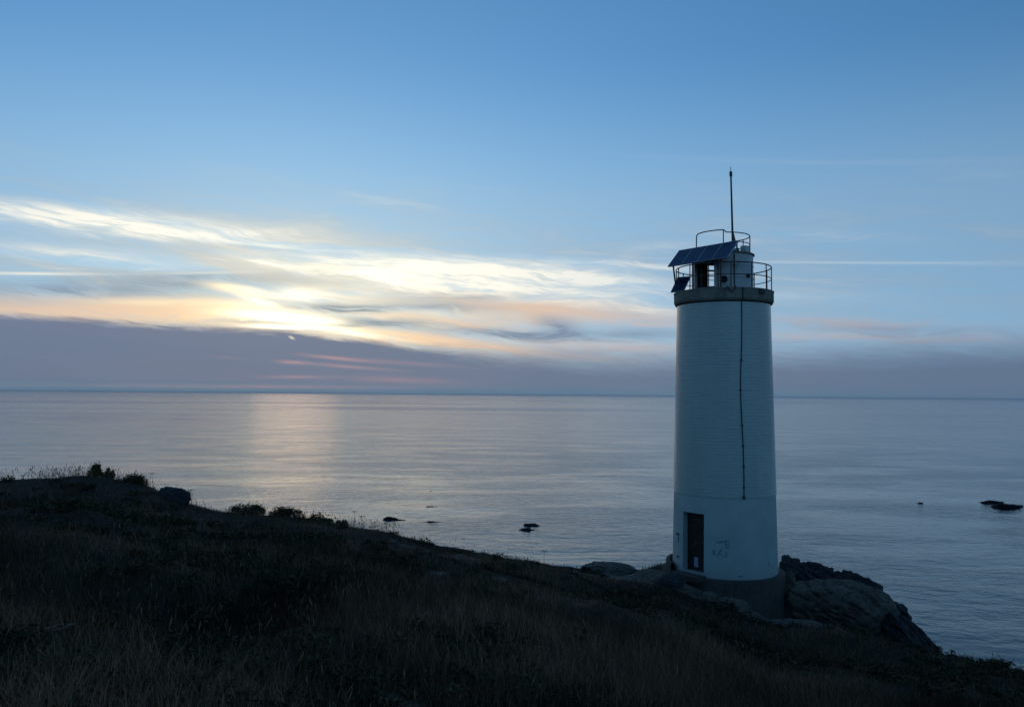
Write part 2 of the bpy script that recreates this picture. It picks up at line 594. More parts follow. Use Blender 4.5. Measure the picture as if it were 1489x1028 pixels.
# skyline of the land in the photograph: pixel, distance of the edge, height of the growth on it
EDGE = [(-260, 690, 38, .25), (0, 694, 36, .30), (120, 698, 34.5, .22), (215, 712, 33.5, .15), (272, 738, 32.5, .1), (325, 744, 32.5, .1),
        (345, 744, 32, .12), (430, 748, 31, .12), (500, 760, 30, .12), (560, 772, 30, .1), (640, 790, 30, .1),
        (720, 804, 30, .08), (800, 818, 30.5, .05), (850, 828, 31, .02), (905, 835, 31.5, 0), (975, 839, 32.5, 0),
        (1132, 900, 33.5, 0), (1200, 905, 36, .0), (1260, 915, 35, .0), (1310, 930, 33, .0), (1345, 945, 29, .05),
        (1400, 952, 24.5, .05), (1489, 968, 19.5, .1), (1640, 1010, 17.5, .1)]
E_az, E_r, E_z = [], [], []
for (px, py, Rd, hh) in EDGE:
    d = ray(px, py)
    hl = math.hypot(d.x, d.y)
    E_az.append(math.atan2(d.x, d.y))
    E_r.append(Rd)
    E_z.append(CAM_Z + d.z / hl * Rd - hh)
FOOT = CAM_Z - 1.68
E_az = [-math.pi - .01, -2.2, -1.5, -1.0] + E_az + [0.95, 1.3, 1.9, math.pi + .01]
E_r = [420, 420, 120, 48] + E_r + [19, 28, 120, 420]
E_z = [FOOT + 9, FOOT + 9, FOOT + 2, FOOT - 0.8] + E_z + [E_z[-1] - .6, FOOT - 3.5, FOOT + 1, FOOT + 9]
E_az, E_r, E_z = map(np.array, (E_az, E_r, E_z))
# low swells of turf: pixel of the crest, distance, half width across / along, height
MOUNDS = []
for (px, py, Y, sx, sy, hgt) in [(180, 785, 11.0, 3.4, 1.3, .34), (60, 770, 15.0, 3.0, 1.2, .30), (250, 765, 17.5, 3.2, 1.0, .38),
                                 (120, 745, 20.5, 4.0, 1.2, .36), (420, 765, 20, 2.6, 1.0, .34), (150, 715, 29, 4.5, 1.8, .40),
                                 (520, 790, 18, 3.2, 1.2, .30), (620, 860, 11.5, 3.0, 1.2, .22), (300, 900, 7.5, 2.0, 1.0, .10),
                                 (820, 880, 16, 3.0, 1.5, .20), (1280, 950, 15, 2.4, 1.6, .22)]:
    q = at(px, py, Y)
    MOUNDS.append((q.x, q.y, sx, sy, hgt))


def height(x, y):
    x, y = np.asarray(x, float), np.asarray(y, float)
    r = np.hypot(x, y)
    a = np.arctan2(x, y)
    Re, Ze = np.interp(a, E_az, E_r), np.interp(a, E_az, E_z)
    Re2 = Re + 0.9 * vnoise(x * .35, y * .35, 4.2) * np.clip(Re / 40, 0, 1) * 0.5
    f = np.clip(r / Re, 0, 1)
    z = FOOT + (Ze - FOOT) * f
    fade = np.clip(f * 3, 0, 1) * np.clip((1 - f) * 3.5, 0, 1)
    z = z + fade * (0.34 * vnoise(x * .22, y * .22, 1.1) + 0.16 * vnoise(x * .6, y * .6, 2.2))
    for (mx, my, sx, sy, hg) in MOUNDS:
        z = z + hg * np.exp(-((x - mx) / sx) ** 2 - ((y - my) / sy) ** 2) - .5 * hg * np.exp(-((x - mx) / sx) ** 2 - ((y - my - 1.9 * sy) / sy) ** 2)
    z = z + 0.035 * fbm(x * 2.3, y * 2.3, 0.3, 3) + 0.05 * vnoise(x * 1.1, y * 1.1, 6.0)
    # level ground of rock around the tower
    dt = np.hypot(x - TX, y - TY)
    w = np.clip(1 - (dt - 1.6) / 2.6, 0, 1)
    w = w * w * (3 - 2 * w)
    lvl = BASE_Z - 0.26 - np.where(x > TX - .5, 0.50, 0.04) * np.clip((x - TX + .5), -2.5, 2.8) + 0.12 * np.clip(y - TY, -3.5, 3)
    z = z * (1 - w) + lvl * w + 0.05 * w * fbm(x * 1.3, y * 1.3, 9.0, 4)
    # cliff down to the sea
    over = np.clip(r - Re2, 0, None)
    rough = 1 + .35 * vnoise(x * .5, y * .5, 7.7)
    z = z - np.where(over > 0, (0.35 * over ** 1.25 + 1.0 * np.clip(over - 1.0, 0, None)) * rough, 0)
    return np.maximum(z, -3.0 + 0 * z)


def h1(x, y):
    return float(height(np.array([x]), np.array([y]))[0])


# where bare rock shows: 0 turf .. 1 rock
ROCK_SPOTS = []
for (px, py, Y, rr) in [(905, 845, 29, 2.0), (960, 852, 27.5, 1.5), (1010, 868, 26.5, 1.1), (1075, 890, 26, 1.8), (1150, 900, 26, 1.8), (1200, 920, 25, 1.5),
                        (1240, 880, 28, 2.2), (1310, 910, 26.5, 2.0)]:
    q = at(px, py, Y)
    ROCK_SPOTS.append((q.x, q.y, rr))


def rockiness(x, y):
    x, y = np.asarray(x, float), np.asarray(y, float)
    v = np.zeros_like(x)
    for (a, b, rr) in ROCK_SPOTS:
        v = np.maximum(v, 1 - ((x - a) ** 2 + (y - b) ** 2) / (rr * rr) * .6)
    v = np.maximum(v, 1.25 - (np.hypot(x - TX, y - TY) / 3.0) ** 2)
    r = np.hypot(x, y)
    Re = np.interp(np.arctan2(x, y), E_az, E_r)
    v = np.maximum(v, np.clip((r - Re - 0.3) * 1.2, 0, 1))
    return np.clip(v + .45 * fbm(x * .8, y * .8, 5.0, 3), 0, 1)


def ground_material():
    m, t, b = mat('headland_ground')
    p = pos(t)
    at_ = t.nodes.new('ShaderNodeAttribute')
    at_.attribute_name = 'tint'
    n1 = noise(t, p, 0.55, 6, 0.6)
    n2 = noise(t, p, 5.0, 8, 0.65)
    turf = mixc(t, sstep(t, n1, 0.35, 0.65), (0.034, 0.024, 0.014), (0.022, 0.021, 0.010))
    turf = mixc(t, sstep(t, n2, 0.4, 0.7), turf, (0.055, 0.038, 0.023))
    r1 = noise(t, p, 1.7, 9, 0.65, 0.6)
    r2 = noise(t, p, 14.0, 6, 0.6)
    rock = mixc(t, sstep(t, r1, 0.36, 0.64), (0.09, 0.076, 0.06), (0.17, 0.142, 0.115))
    rock = mixc(t, sstep(t, r2, 0.5, 0.75, 0.0, 0.6), rock, (0.075, 0.075, 0.07))
    f = mth(t, 'ADD', at_.outputs['Fac'], mth(t, 'MULTIPLY', mth(t, 'SUBTRACT', n2, 0.5), 0.5))
    c = mixc(t, sstep(t, f, 0.38, 0.62), turf, rock)
    t.links.new(c, b.inputs['Base Color'])
    b.inputs['Roughness'].default_value = 0.95
    b.inputs['Specular IOR Level'].default_value = 0.15
    hh = mth(t, 'ADD', mth(t, 'MULTIPLY', r1, 0.10), mth(t, 'MULTIPLY', n2, 0.05))
    bump(t, b, hh, 0.9, 1.0)
    return m


def axis(lo, hi, step, far, growth):
    a = list(np.arange(lo, hi + 1e-6, step))
    s, x = step, a[-1]
    while x < far:
        s *= growth
        x += s
        a.append(x)
    s, x = step, a[0]
    while x > -far:
        s *= growth
        x -= s
        a.insert(0, x)
    return np.array(a)


def build_land():
    xs = axis(-24, 24, 0.17, 330, 1.13)
    ys = axis(1, 38, 0.17, 330, 1.13)
    gx, gy = np.meshgrid(xs, ys)
    gz = height(gx, gy)
    nx, ny = len(xs), len(ys)
    idx = np.arange(nx * ny).reshape(ny, nx)
    f = np.stack([idx[:-1, :-1], idx[:-1, 1:], idx[1:, 1:], idx[1:, :-1]], -1).reshape(-1, 4)
    zf = gz.ravel()[f].max(1)
    f = f[zf > -2.9]                              # leave out the flat sea bed
    rk = rockiness(gx, gy).ravel()
    me = mesh_np('headland', np.c_[gx.ravel(), gy.ravel(), gz.ravel()], f, ground_material(), True,
                 np.c_[rk, rk, rk])
    o = link('headland', me)
    tag(o, 'dark turf headland sloping down to the right above the sea', kind='structure')


build_land()

# ------------------------------------------------------------------ materials for the tower
def tile_material():
    m, t, b = mat('glazed_white_tile')
    p = objc(t)
    sep = t.nodes.new('ShaderNodeSeparateXYZ')
    t.links.new(p, sep.inputs[0])
    ang = mth(t, 'ARCTAN2', sep.outputs[0], mth(t, 'MULTIPLY', sep.outputs[1], -1.0))
    u = mth(t, 'MULTIPLY', ang, 1.8)
    br = t.nodes.new('ShaderNodeTexBrick')
    t.links.new(comb(t, u, sep.outputs[2]), br.inputs['Vector'])
    br.inputs['Scale'].default_value = 1.0
    br.inputs['Brick Width'].default_value = 0.22
    br.inputs['Row Height'].default_value = 0.11
    br.inputs['Mortar Size'].default_value = 0.006
    br.inputs['Mortar Smooth'].default_value = 0.3
    br.inputs['Color1'].default_value = (0.50, 0.585, 0.535, 1)
    br.inputs['Color2'].default_value = (0.47, 0.555, 0.505, 1)
    br.inputs['Mortar'].default_value = (0.43, 0.50, 0.46, 1)
    # uneven soiling: broad grey drifts and rows that hold more dirt
    n1 = noise(t, comb(t, mth(t, 'MULTIPLY', u, 1.1), mth(t, 'MULTIPLY', sep.outputs[2], 0.22)), 1.0, 6, 0.6, 0.5)
    n2 = noise(t, comb(t, mth(t, 'MULTIPLY', u, 1.6), mth(t, 'MULTIPLY', sep.outputs[2], 9.1)), 1.0, 4, 0.6)
    c = mixc(t, sstep(t, n1, 0.40, 0.66, 0.0, 0.55), br.outputs['Color'], (0.40, 0.46, 0.42))
    c = mixc(t, sstep(t, n2, 0.52, 0.72, 0.0, 0.5), c, (0.36, 0.41, 0.38))
    t.links.new(c, b.inputs['Base Color'])
    t.links.new(sstep(t, n1, 0.3, 0.7, 0.13, 0.32), b.inputs['Roughness'])
    b.inputs['Specular IOR Level'].default_value = 0.45
    h = mth(t, 'ADD', mth(t, 'MULTIPLY', br.outputs['Fac'], -0.002), mth(t, 'MULTIPLY', n2, 0.006))
    bump(t, b, h, 1.0, 1.0)
    return m


def paint_material():
    m, t, b = mat('white_wall_paint')
    p = objc(t)
    sep = t.nodes.new('ShaderNodeSeparateXYZ')
    t.links.new(p, sep.inputs[0])
    n1 = noise(t, p, 1.2, 7, 0.62, 0.3)
    n2 = noise(t, p, 9.0, 6, 0.6)
    c = mixc(t, sstep(t, n1, 0.36, 0.66), (0.46, 0.54, 0.50), (0.40, 0.47, 0.44))
    c = mixc(t, sstep(t, n2, 0.58, 0.75, 0.0, 0.35), c, (0.34, 0.38, 0.36))
    low = sstep(t, mth(t, 'ADD', sep.outputs[2], mth(t, 'MULTIPLY', n1, 0.5)), 0.2, 0.75, 0.5, 0.0)
    c = mixc(t, low, c, (0.34, 0.33, 0.29))       # splash dirt near the foot
    t.links.new(c, b.inputs['Base Color'])
    b.inputs['Roughness'].default_value = 0.62
    bump(t, b, n2, 0.5, 0.01)
    return m


def concrete_material(name, c0, c1, stain, zlo=None, zhi=None):
    m, t, b = mat(name)
    p = objc(t)
    sep = t.nodes.new('ShaderNodeSeparateXYZ')
    t.links.new(p, sep.inputs[0])
    n1 = noise(t, p, 2.2, 8, 0.65, 0.4)
    n2 = noise(t, p, 16.0, 6, 0.6)
    c = mixc(t, sstep(t, n1, 0.35, 0.65), c0, c1)
    # streaks that run down the face
    ang = mth(t, 'ARCTAN2', sep.outputs[0], mth(t, 'MULTIPLY', sep.outputs[1], -1.0))
    n3 = noise(t, comb(t, mth(t, 'MULTIPLY', ang, 9.0), mth(t, 'MULTIPLY', sep.outputs[2], 0.8)), 1.0, 6, 0.7)
    c = mixc(t, sstep(t, n3, 0.5, 0.72, 0.0, 0.8), c, stain)
    t.links.new(c, b.inputs['Base Color'])
    b.inputs['Roughness'].default_value = 0.88
    bump(t, b, mth(t, 'ADD', n2, n1), 0.6, 0.02)
    return m


def panel_material():
    m, t, b = mat('solar_cells')
    p = t.nodes.new('ShaderNodeTexCoord').outputs['UV']
    br = t.nodes.new('ShaderNodeTexBrick')
    br.offset = 0.0
    t.links.new(p, br.inputs['Vector'])
    br.inputs['Scale'].default_value = 1.0
    br.inputs['Brick Width'].default_value = 0.25
    br.inputs['Row Height'].default_value = 0.142
    br.inputs['Mortar Size'].default_value = 0.008
    br.inputs['Color1'].default_value = (0.010, 0.028, 0.085, 1)
    br.inputs['Color2'].default_value = (0.008, 0.022, 0.070, 1)
    br.inputs['Mortar'].default_value = (0.05, 0.075, 0.13, 1)
    t.links.new(br.outputs['Color'], b.inputs['Base Color'])
    b.inputs['Roughness'].default_value = 0.22
    b.inputs['Specular IOR Level'].default_value = 0.35
    return m


M = {
    'tile': tile_material(), 'paint': paint_material(),
    'plinth': concrete_material('plinth_concrete', (0.075, 0.062, 0.045), (0.05, 0.042, 0.032), (0.03, 0.028, 0.022)),
    'gallery': concrete_material('gallery_concrete', (0.27, 0.25, 0.19), (0.18, 0.165, 0.13), (0.115, 0.062, 0.03)),
    'dark': simple('dark_lip', (0.03, 0.03, 0.03), 0.8),
    'drum': simple('lantern_paint', (0.55, 0.56, 0.52), 0.5, 0, 0.1, 3.0, 0.004, (0.30, 0.26, 0.19)),
    'drum_in': simple('lantern_room_shade', (0.07, 0.07, 0.065), 0.85),  # interior shade held in a darker colour than the outer wall
    'rail': simple('rusty_rail_steel', (0.075, 0.06, 0.05), 0.6, 0.3, 0.4, 20, 0, (0.10, 0.05, 0.03)),
    'steel': simple('galvanised_steel', (0.16, 0.17, 0.18), 0.5, 0.6, 0.2, 9),
    'alu': simple('aluminium_frame', (0.30, 0.31, 0.33), 0.45, 0.7, 0.1, 9),
    'cells': panel_material(),
    'door': simple('dark_brown_door', (0.022, 0.016, 0.012), 0.7, 0, 0.4, 5, 0.003),
    'cable': simple('black_cable', (0.012, 0.012, 0.013), 0.6),
    'spray': simple('dark_spray_paint', (0.028, 0.035, 0.045), 0.7, 0, .3, 30),
    'spray_faint': simple('faded_spray_paint', (0.19, 0.24, 0.24), 0.7, 0, .3, 40),
    'yellow': simple('yellow_paint_mark', (0.16, 0.14, 0.05), 0.7, 0, .3, 30),
    'paper': simple('pale_sticker', (0.34, 0.36, 0.46), 0.7, 0, .3, 12),
    'white': simple('white_plastic', (0.6, 0.6, 0.58), 0.5),
}


def P(r, a, z):
    """point on the tower: radius, angle in degrees (0 towards the camera, positive to the right), height"""
    return Vector((r * math.sin(R(a)), -r * math.cos(R(a)), z))


# ------------------------------------------------------------------ lighthouse
def build_lighthouse():
    root = empty('lighthouse', (TX, TY, BASE_Z), -math.atan2(TX, TY))
    tag(root, 'white round lighthouse tower clad in tiles, with solar panels, on the headland', 'lighthouse')

    def zof(px, py, Y):
        return at(px, py, Y).z - BASE_Z
    ca = math.cos(math.atan2(TX, TY))
    deck_z = zof(1050, 417.5, TY - 1.70 * ca)
    slab_b = zof(1050, 435.5, TY - 1.70 * ca)
    mid_z = zof(1060, 724, TY - 1.78 * ca)
    Rb, Rt = 1.835, 1.635                          # wall radius at the foot and under the gallery

    def rad(z):
        q = z / slab_b
        return Rb + (Rt - Rb) * q
    # -- lower painted wall with the door opening
    dz0, dz1 = 0.10, 2.13
    da0, da1 = -51.0, -22.0
    b = MB()
    zs = [0, dz0, dz1, mid_z]
    nfull = 120
    seg = [(da1, da0 + 360, 110, 0, mid_z), (da0, da1, 12, dz1, mid_z), (da0, da1, 12, 0, dz0)]
    for (a0, a1, n, z0, z1) in seg:
        k = 8 if z1 - z0 > 1 else 2
        zz = [z0 + (z1 - z0) * i / k for i in range(k + 1)]
        if (a0, a1) == (da1, da0 + 360):
            zz = sorted(set(zz + [dz0, dz1]))
        b.lathe([(rad(z), z) for z in zz], n, True, R(a0), R(a1))
    b.build('lower_wall', M['paint'], root)
    # reveal of the door opening
    b = MB()
    dep = 0.30
    c0, c1 = [P(rad(z), da0, z) for z in (dz0, dz1)], [P(rad(z), da1, z) for z in (dz0, dz1)]
    mid = P(1, (da0 + da1) / 2, 0)
    inw = Vector((-mid.x, -mid.y, 0)).normalized()
    c0b, c1b = [p + inw * dep for p in c0], [p + inw * dep for p in c1]
    b.add([c0[0], c0[1], c0b[1], c0b[0]], [(0, 1, 2, 3)])
    b.add([c1[0], c1[1], c1b[1], c1b[0]], [(3, 2, 1, 0)])
    arc_t = [P(rad(dz1), da0 + (da1 - da0) * i / 8, dz1) for i in range(9)]
    b.add(arc_t + [c1b[1], c0b[1]], [tuple(range(11))])
    arc_b = [P(rad(dz0), da0 + (da1 - da0) * i / 8, dz0) for i in range(9)]
    b.add(arc_b + [c1b[0], c0b[0]], [tuple(range(11))[::-1]])
    b.build('door_reveal', M['paint'], root)
    # door leaf
    ctr = (c0b[0] + c1b[0]) / 2
    wdt = (c1b[0] - c0b[0]).length
    door = MB()
    hgt = dz1 - dz0
    door.box((0, 0, hgt / 2), (wdt - 0.01, 0.05, hgt - 0.01))
    do = door.build('door', M['door'], root, ctr - inw * 0.005)
    do.rotation_euler = (0, 0, R((da0 + da1) / 2))

    def door_stroke(name, pts, r, m):
        q = MB().tube([(x, -0.031, z) for x, z in pts], r, 5)
        q.build(name, m, do)
    for zz in (0.62, 1.32):                       # ledges across the leaf
        MB().box((0, -0.036, zz), (wdt - 0.06, 0.022, 0.09)).build('door_rail', M['door'], do)
    MB().box((-0.07, -0.032, 0.30), (0.17, 0.006, 0.34)).build('pasted_notice', M['paper'], do)
    door_stroke('paint_mark', [(-.20, 1.74), (-.12, 1.77), (.0, 1.76), (.06, 1.72), (.08, 1.66)], .012, M['yellow'])
    door_stroke('paint_mark', [(-.16, 1.36), (-.13, 1.42), (-.10, 1.36), (-.13, 1.30), (-.05, 1.22)], .012, M['yellow'])
    door_stroke('paint_mark', [(-.15, .82), (-.10, .92), (-.06, 1.04), (-.03, .98), (-.1, .9)], .012, M['yellow'])
    door_stroke('paint_mark', [(.30, 1.52), (.31, 1.60), (.29, 1.54)], .018, M['yellow'])
    MB().tube([(.30, -.03, 1.02), (.30, -.075, 1.02), (.22, -.075, 1.02)], .011, 6).build('handle', M['steel'], do)
    # -- tiled shaft: every course a shallow cushion with a recessed joint
    b = MB()
    prof = [(rad(mid_z) + .0, mid_z)]
    zc = mid_z
    off = 0.022
    prof.append((rad(mid_z) + off, mid_z))
    course = 0.11
    while zc < slab_b - .01:
        z1 = min(zc + course, slab_b)
        prof += [(rad(zc) + off - .0007, zc + .002), (rad(zc) + off, zc + .010), (rad(z1) + off, z1 - .010), (rad(z1) + off - .0007, z1 - .002)]
        zc = z1
    b.lathe(prof, 120, True)
    b.build('tiled_shaft', M['tile'], root)
    # -- plinth
    b = MB()
    b.lathe([(1.5, 0.001), (Rb + .20, 0.0), (Rb + .235, -.03), (Rb + .245, -1.9)], 96, True)
    po = b.build('plinth', M['plinth'], root)
    b = MB()                                      # raised kerb of the plinth on the seaward side, ending beside the door
    b.lathe([(Rb + .10, 0.0), (Rb + .10, .26), (Rb + .13, .28), (Rb + .215, .28), (Rb + .238, .25), (Rb + .238, -.05)], 30, True, R(-178), R(-62))
    b.build('kerb', M['plinth'], po)
    dd = (da0 + da1) / 2
    rot = Matrix.Rotation(R(dd), 3, 'Z')
    b = MB().box(P(Rb + .22, dd, -.02), (1.15, .50, .20), rot)
    b.build('door_step', M['plinth'], root)
    # -- gallery slab
    b = MB()
    Rs = 1.765
    prof = [(Rt - .3, slab_b - .001), (Rs - .05, slab_b - .002), (Rs - .03, slab_b + .0), (Rs - .03, slab_b + .045), (Rs, slab_b + .05), (Rs, deck_z - .06),
            (Rs + .012, deck_z - .05), (Rs + .012, deck_z - .012), (Rs - .01, deck_z), (0.0, deck_z)]
    b.lathe(prof, 110, False)
    gs = b.build('gallery_slab', M['gallery'], root)
    b = MB().lathe([(Rt - .02, slab_b - .055), (Rt + .05, slab_b - .055), (Rs - .045, slab_b - .03), (Rs - .045, slab_b + .001)], 110, True)
    b.build('drip_moulding', M['dark'], gs)  # near-black ring below the slab's outer edge
    # hanging loop of cable and a dark stain on the slab's face, built as a small box
    b = MB().tube([P(Rs + .03 + .05 * math.sin(math.pi * i / 10), 4.5 + 9 * i / 10, deck_z + .02 - .19 * math.sin(math.pi * i / 10)) for i in range(11)], .018, 6)
    b.build('cable_loop', M['cable'], gs)
    b = MB().box(P(Rs + .02, 47, deck_z - .12), (.24, .06, .16), Matrix.Rotation(R(47), 3, 'Z'))
    b.build('stain_clump', M['rail'], gs)
    # -- gallery railing
    rr = 1.685
    rh = 0.88
    ring = [P(rr, 360 * i / 72, 0) for i in range(72)]
    for zz, rad_t, nm in ((rh, .021, 'top_rail'), (rh * .52, .016, 'middle_rail')):
        MB().tube([p + Vector((0, 0, deck_z + zz)) for p in ring], rad_t, 7, True).build(nm, M['rail'], root)
    for i in range(14):
        a = 360 * i / 14 + 9
        MB().tube([P(rr, a, deck_z - .02), P(rr, a, deck_z + rh)], .019, 7).build('railing_post', M['rail'], root)
    # -- lantern drum: thick round wall with a wide opening at the front left and a window behind it
    Rd, th = 1.065, 0.10
    top = deck_z + 1.31
    o0, o1 = -71.0, -17.0                         # front opening
    w0, w1 = 180 - (-52) - 360, 180 - (-15) - 360  # opening in the far wall, seen through the front one
    w0, w1 = min(w0, w1), max(w0, w1)             # -165 .. -128
    sill_f, lint_f = deck_z + .14, top - .10
    sill_b, lint_b = deck_z + .10, top - .13

    def wallpiece(b, a0, a1, z0, z1):
        n = max(3, int(abs(a1 - a0) / 4))
        b.lathe([(Rd - th, z0), (Rd, z0), (Rd, z1), (Rd - th, z1), (Rd - th, z0)], n, False, R(a0), R(a1))
        for a, s in ((a0, 1), (a1, -1)):
            q = [P(Rd - th, a, z0), P(Rd, a, z0), P(Rd, a, z1), P(Rd - th, a, z1)]
            b.add(q, [(0, 1, 2, 3)[::s]])
    b = MB()
    wallpiece(b, o1, 180 + 15, deck_z, top)       # right and far side
    wallpiece(b, w1, o0, deck_z, top)             # far left side
    b.v = [Vector(v) for v in b.v]
    dr = b.build('lantern_wall', M['drum'], root)
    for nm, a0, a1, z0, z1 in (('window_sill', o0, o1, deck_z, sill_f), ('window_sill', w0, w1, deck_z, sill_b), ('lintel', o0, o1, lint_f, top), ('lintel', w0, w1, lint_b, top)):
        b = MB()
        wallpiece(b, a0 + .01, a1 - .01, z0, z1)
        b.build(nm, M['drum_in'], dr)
    # added dark lining: the room's shade is put into its colour
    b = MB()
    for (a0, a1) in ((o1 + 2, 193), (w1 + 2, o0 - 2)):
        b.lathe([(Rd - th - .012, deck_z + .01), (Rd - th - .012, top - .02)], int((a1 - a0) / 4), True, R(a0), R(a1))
    b.build('shade_lining', M['drum_in'], dr)
    # dark board added for the shaded inner wall at the left jamb, mullions in the far window
    b = MB().box(P(.76, -60, (sill_f + lint_f) / 2), (.05, .58, lint_f - sill_f), Matrix.Rotation(R(-20), 3, 'Z'))
    b.build('shade_board', M['drum_in'], dr)
    for zz, tk in ((deck_z + .98, .07), (deck_z + .62, .025)):
        b = MB().tube([P(Rd - .05, w0 + (w1 - w0) * i / 6, zz) for i in range(7)], tk / 2, 6)
        b.build('glazing_bar', M['drum_in'], dr)
    # lens pedestal does not show; a small flange lamp port and a vent do
    for a, z, r1, nm in ((1.5, deck_z + .36, .125, 'port'), (52, deck_z + .52, .075, 'vent')):
        M4 = Matrix.Translation(P(Rd + .035, a, z)) @ Matrix.Rotation(R(a), 4, 'Z') @ Matrix.Rotation(R(90), 4, 'X')
        b = MB()
        b.lathe([(0, .0), (r1 - .03, .0), (r1 - .025, .03), (r1, .03), (r1, -.02)], 20, True)
        b.v = [M4 @ Vector(v) for v in b.v]
        b.build(nm, M['cable'], dr)
    b = MB().box(P(Rd + .004, 1.5, deck_z + .36), (.42, .02, .42), Matrix.Rotation(R(1.5), 3, 'Z'))
    b.build('port_plate', M['drum'], dr)
    for a in (-9, 21):
        MB().tube([P(Rd + .03, a, deck_z), P(Rd + .03, a, top - .05)], .018, 6).build('conduit', M['rail'], dr)
    for zz in (deck_z + .45, deck_z + .9):
        MB().lathe([(Rd + .001, zz), (Rd + .012, zz + .004), (Rd + .012, zz + .03), (Rd + .001, zz + .034)], 40, True, R(o1 + 1), R(170)).build('seam_band', M['drum'], dr)
    # roof of the drum
    b = MB().lathe([(Rd - .03, top + .001), (Rd + .035, top + .002), (Rd + .05, top + .02), (Rd + .05, top + .055), (Rd + .02, top + .07), (0, top + .10)], 64, False)
    ro = b.build('lantern_roof', M['gallery'], root)
    b = MB().box(P(.87, 62, top + .19), (.30, .22, .26), Matrix.Rotation(R(62), 3, 'Z'))
    b.build('roof_box', M['drum'], ro)
    b = MB().box(P(.52, 40, top + .16), (.46, .24, .17), Matrix.Rotation(R(5), 3, 'Z'))
    b.build('roof_cabinet', M['white'], ro)
    # upper guard rail: lower two-bar half to the right, raised hoop to the left
    ru, uz = .95, top + .05
    arc = lambda a0, a1, z, n=24: [P(ru, a0 + (a1 - a0) * i / n, uz + z) for i in range(n + 1)]
    MB().tube(arc(8, 165, .70), .019, 7).build('guard_rail', M['rail'], ro)
    MB().tube(arc(30, 165, .38), .016, 7).build('guard_rail', M['rail'], ro)
    hoop = [P(ru, -84, uz + .0), P(ru, -84, uz + .55), P(ru, -83, uz + .68), P(ru, -78, uz + .755)] + \
           [P(ru, -72 + 72 * i / 16, uz + .79) for i in range(17)] + [P(ru, 3, uz + .77), P(ru, 6, uz + .72), P(ru, 8, uz + .70)]
    MB().tube(hoop, .021, 7).build('guard_hoop', M['rail'], ro)
    for a, z in ((1, .79), (86, .70), (165, .70), (130, .70)):
        MB().tube([P(ru, a, uz), P(ru, a, uz + z)], .019, 7).build('guard_post', M['rail'], ro)
    # -- mast with its stay
    inv = root.matrix_basis.inverted()
    Ym = TY - 0.55

    def loc(px, py, Y):
        return Matrix.Rotation(math.atan2(TX, TY), 4, 'Z') @ (at(px, py, Y) - Vector((TX, TY, BASE_Z)))
    foot = loc(1065.6, 376, Ym)
    foot.z = top + .06
    m1, m2, m3, m4 = loc(1065.4, 352, Ym), loc(1062.8, 257, Ym), loc(1062.6, 250, Ym), loc(1062.5, 243, Ym)
    b = MB().tube([foot, m1, m1.lerp(m2, .5), m2], [.040, .040, .034, .030], 8)
    ms = b.build('mast', M['rail'], root)
    MB().tube([m2, m2.lerp(m3, .3), m3], [.045, .055, .05], 8).build('mast_head', M['rail'], ms)
    MB().tube([m3, m4], [.016, .012], 6).build('mast_tip', M['white'], ms)
    MB().tube([loc(1064.6, 334, Ym), loc(1068.5, 350, Ym - .3), loc(1074.5, 369, Ym - .2)], .032, 7).build('mast_stay', M['rail'], ms)
    # -- solar panels: four in a row above the rail, one small by the gallery's edge
    YP = TY - 1.98
    zb = at(1058, 374.4, YP).z
    BR_ = at(1058, 374.4, YP)

    d = ray(970.8, 387.7)
    BL_ = Vector((0, 0, CAM_Z)) + d * ((zb - CAM_Z) / d.z)
    # the top edge: level, parallel, and on the ray of the top right corner where the tilted face meets it
    d = ray(1074.5, 349.7)
    long_ = (BR_ - BL_)
    perp = Vector((-long_.y, long_.x, 0)).normalized()     # away from the camera, to the right
    # point on that ray closest to the plane through BR_ spanned by perp and z
    nrm = long_.normalized()
    tt = (BR_ - Vector((0, 0, CAM_Z))).dot(nrm) / d.dot(nrm)
    TR_ = Vector((0, 0, CAM_Z)) + d * tt
    upv = TR_ - BR_

    def panel(name, O, U, V, parent):
        """O lower left corner, U along, V up the slope (world)"""
        Rinv = Matrix.Rotation(math.atan2(TX, TY), 3, 'Z')
        o = Rinv @ (O - Vector((TX, TY, BASE_Z)))
        u, v = Rinv @ U, Rinv @ V
        n = u.cross(v).normalized()
        if n.z < 0:
            n = -n
        me = bpy.data.meshes.new('cells')
        e = .025
        uu, vv = u.normalized(), v.normalized()
        q = [o + uu * e + vv * e, o + u - uu * e + vv * e, o + u + v - uu * e - vv * e, o + v + uu * e - vv * e]
        vs = [p + n * .002 for p in q] + [p - n * .03 for p in q]
        me.from_pydata(vs, [], [(0, 1, 2, 3), (7, 6, 5, 4)] + [(i, i + 4, (i + 1) % 4 + 4, (i + 1) % 4) for i in range(4)])
        uv = me.uv_layers.new(name='UVMap')
        for L, c in zip(range(4), ((0, 0), (1, 0), (1, 1), (0, 1))):
            uv.data[L].uv = c
        me.materials.append(M['cells'])
        pn = link(name, me, parent)
        B = MB()
        lu, lv = u.length, v.length
        rot = Matrix((uu, vv, n)).transposed()
        for c, s in (((lu / 2, .013), (lu, .026)), ((lu / 2, lv - .013), (lu, .026)), ((.013, lv / 2), (.026, lv - .054)), ((lu - .013, lv / 2), (.026, lv - .054))):
            B.box(o + uu * c[0] + vv * c[1] - n * .012, (s[0], s[1], .05), rot)
        B.build('panel_frame', M['alu'], pn)
        return pn
    for i in range(4):
        g = .012
        U = long_ / 4
        panel('solar_panel', BL_ + U * i + U.normalized() * g / 2, U - U.normalized() * g, upv, root)
    # supports of the row
    Rw = Matrix.Rotation(math.atan2(TX, TY), 4, 'Z')
    tl = lambda p: (Rw @ (p - Vector((TX, TY, BASE_Z))))
    sup = MB()
    n_ = long_.cross(upv).normalized()
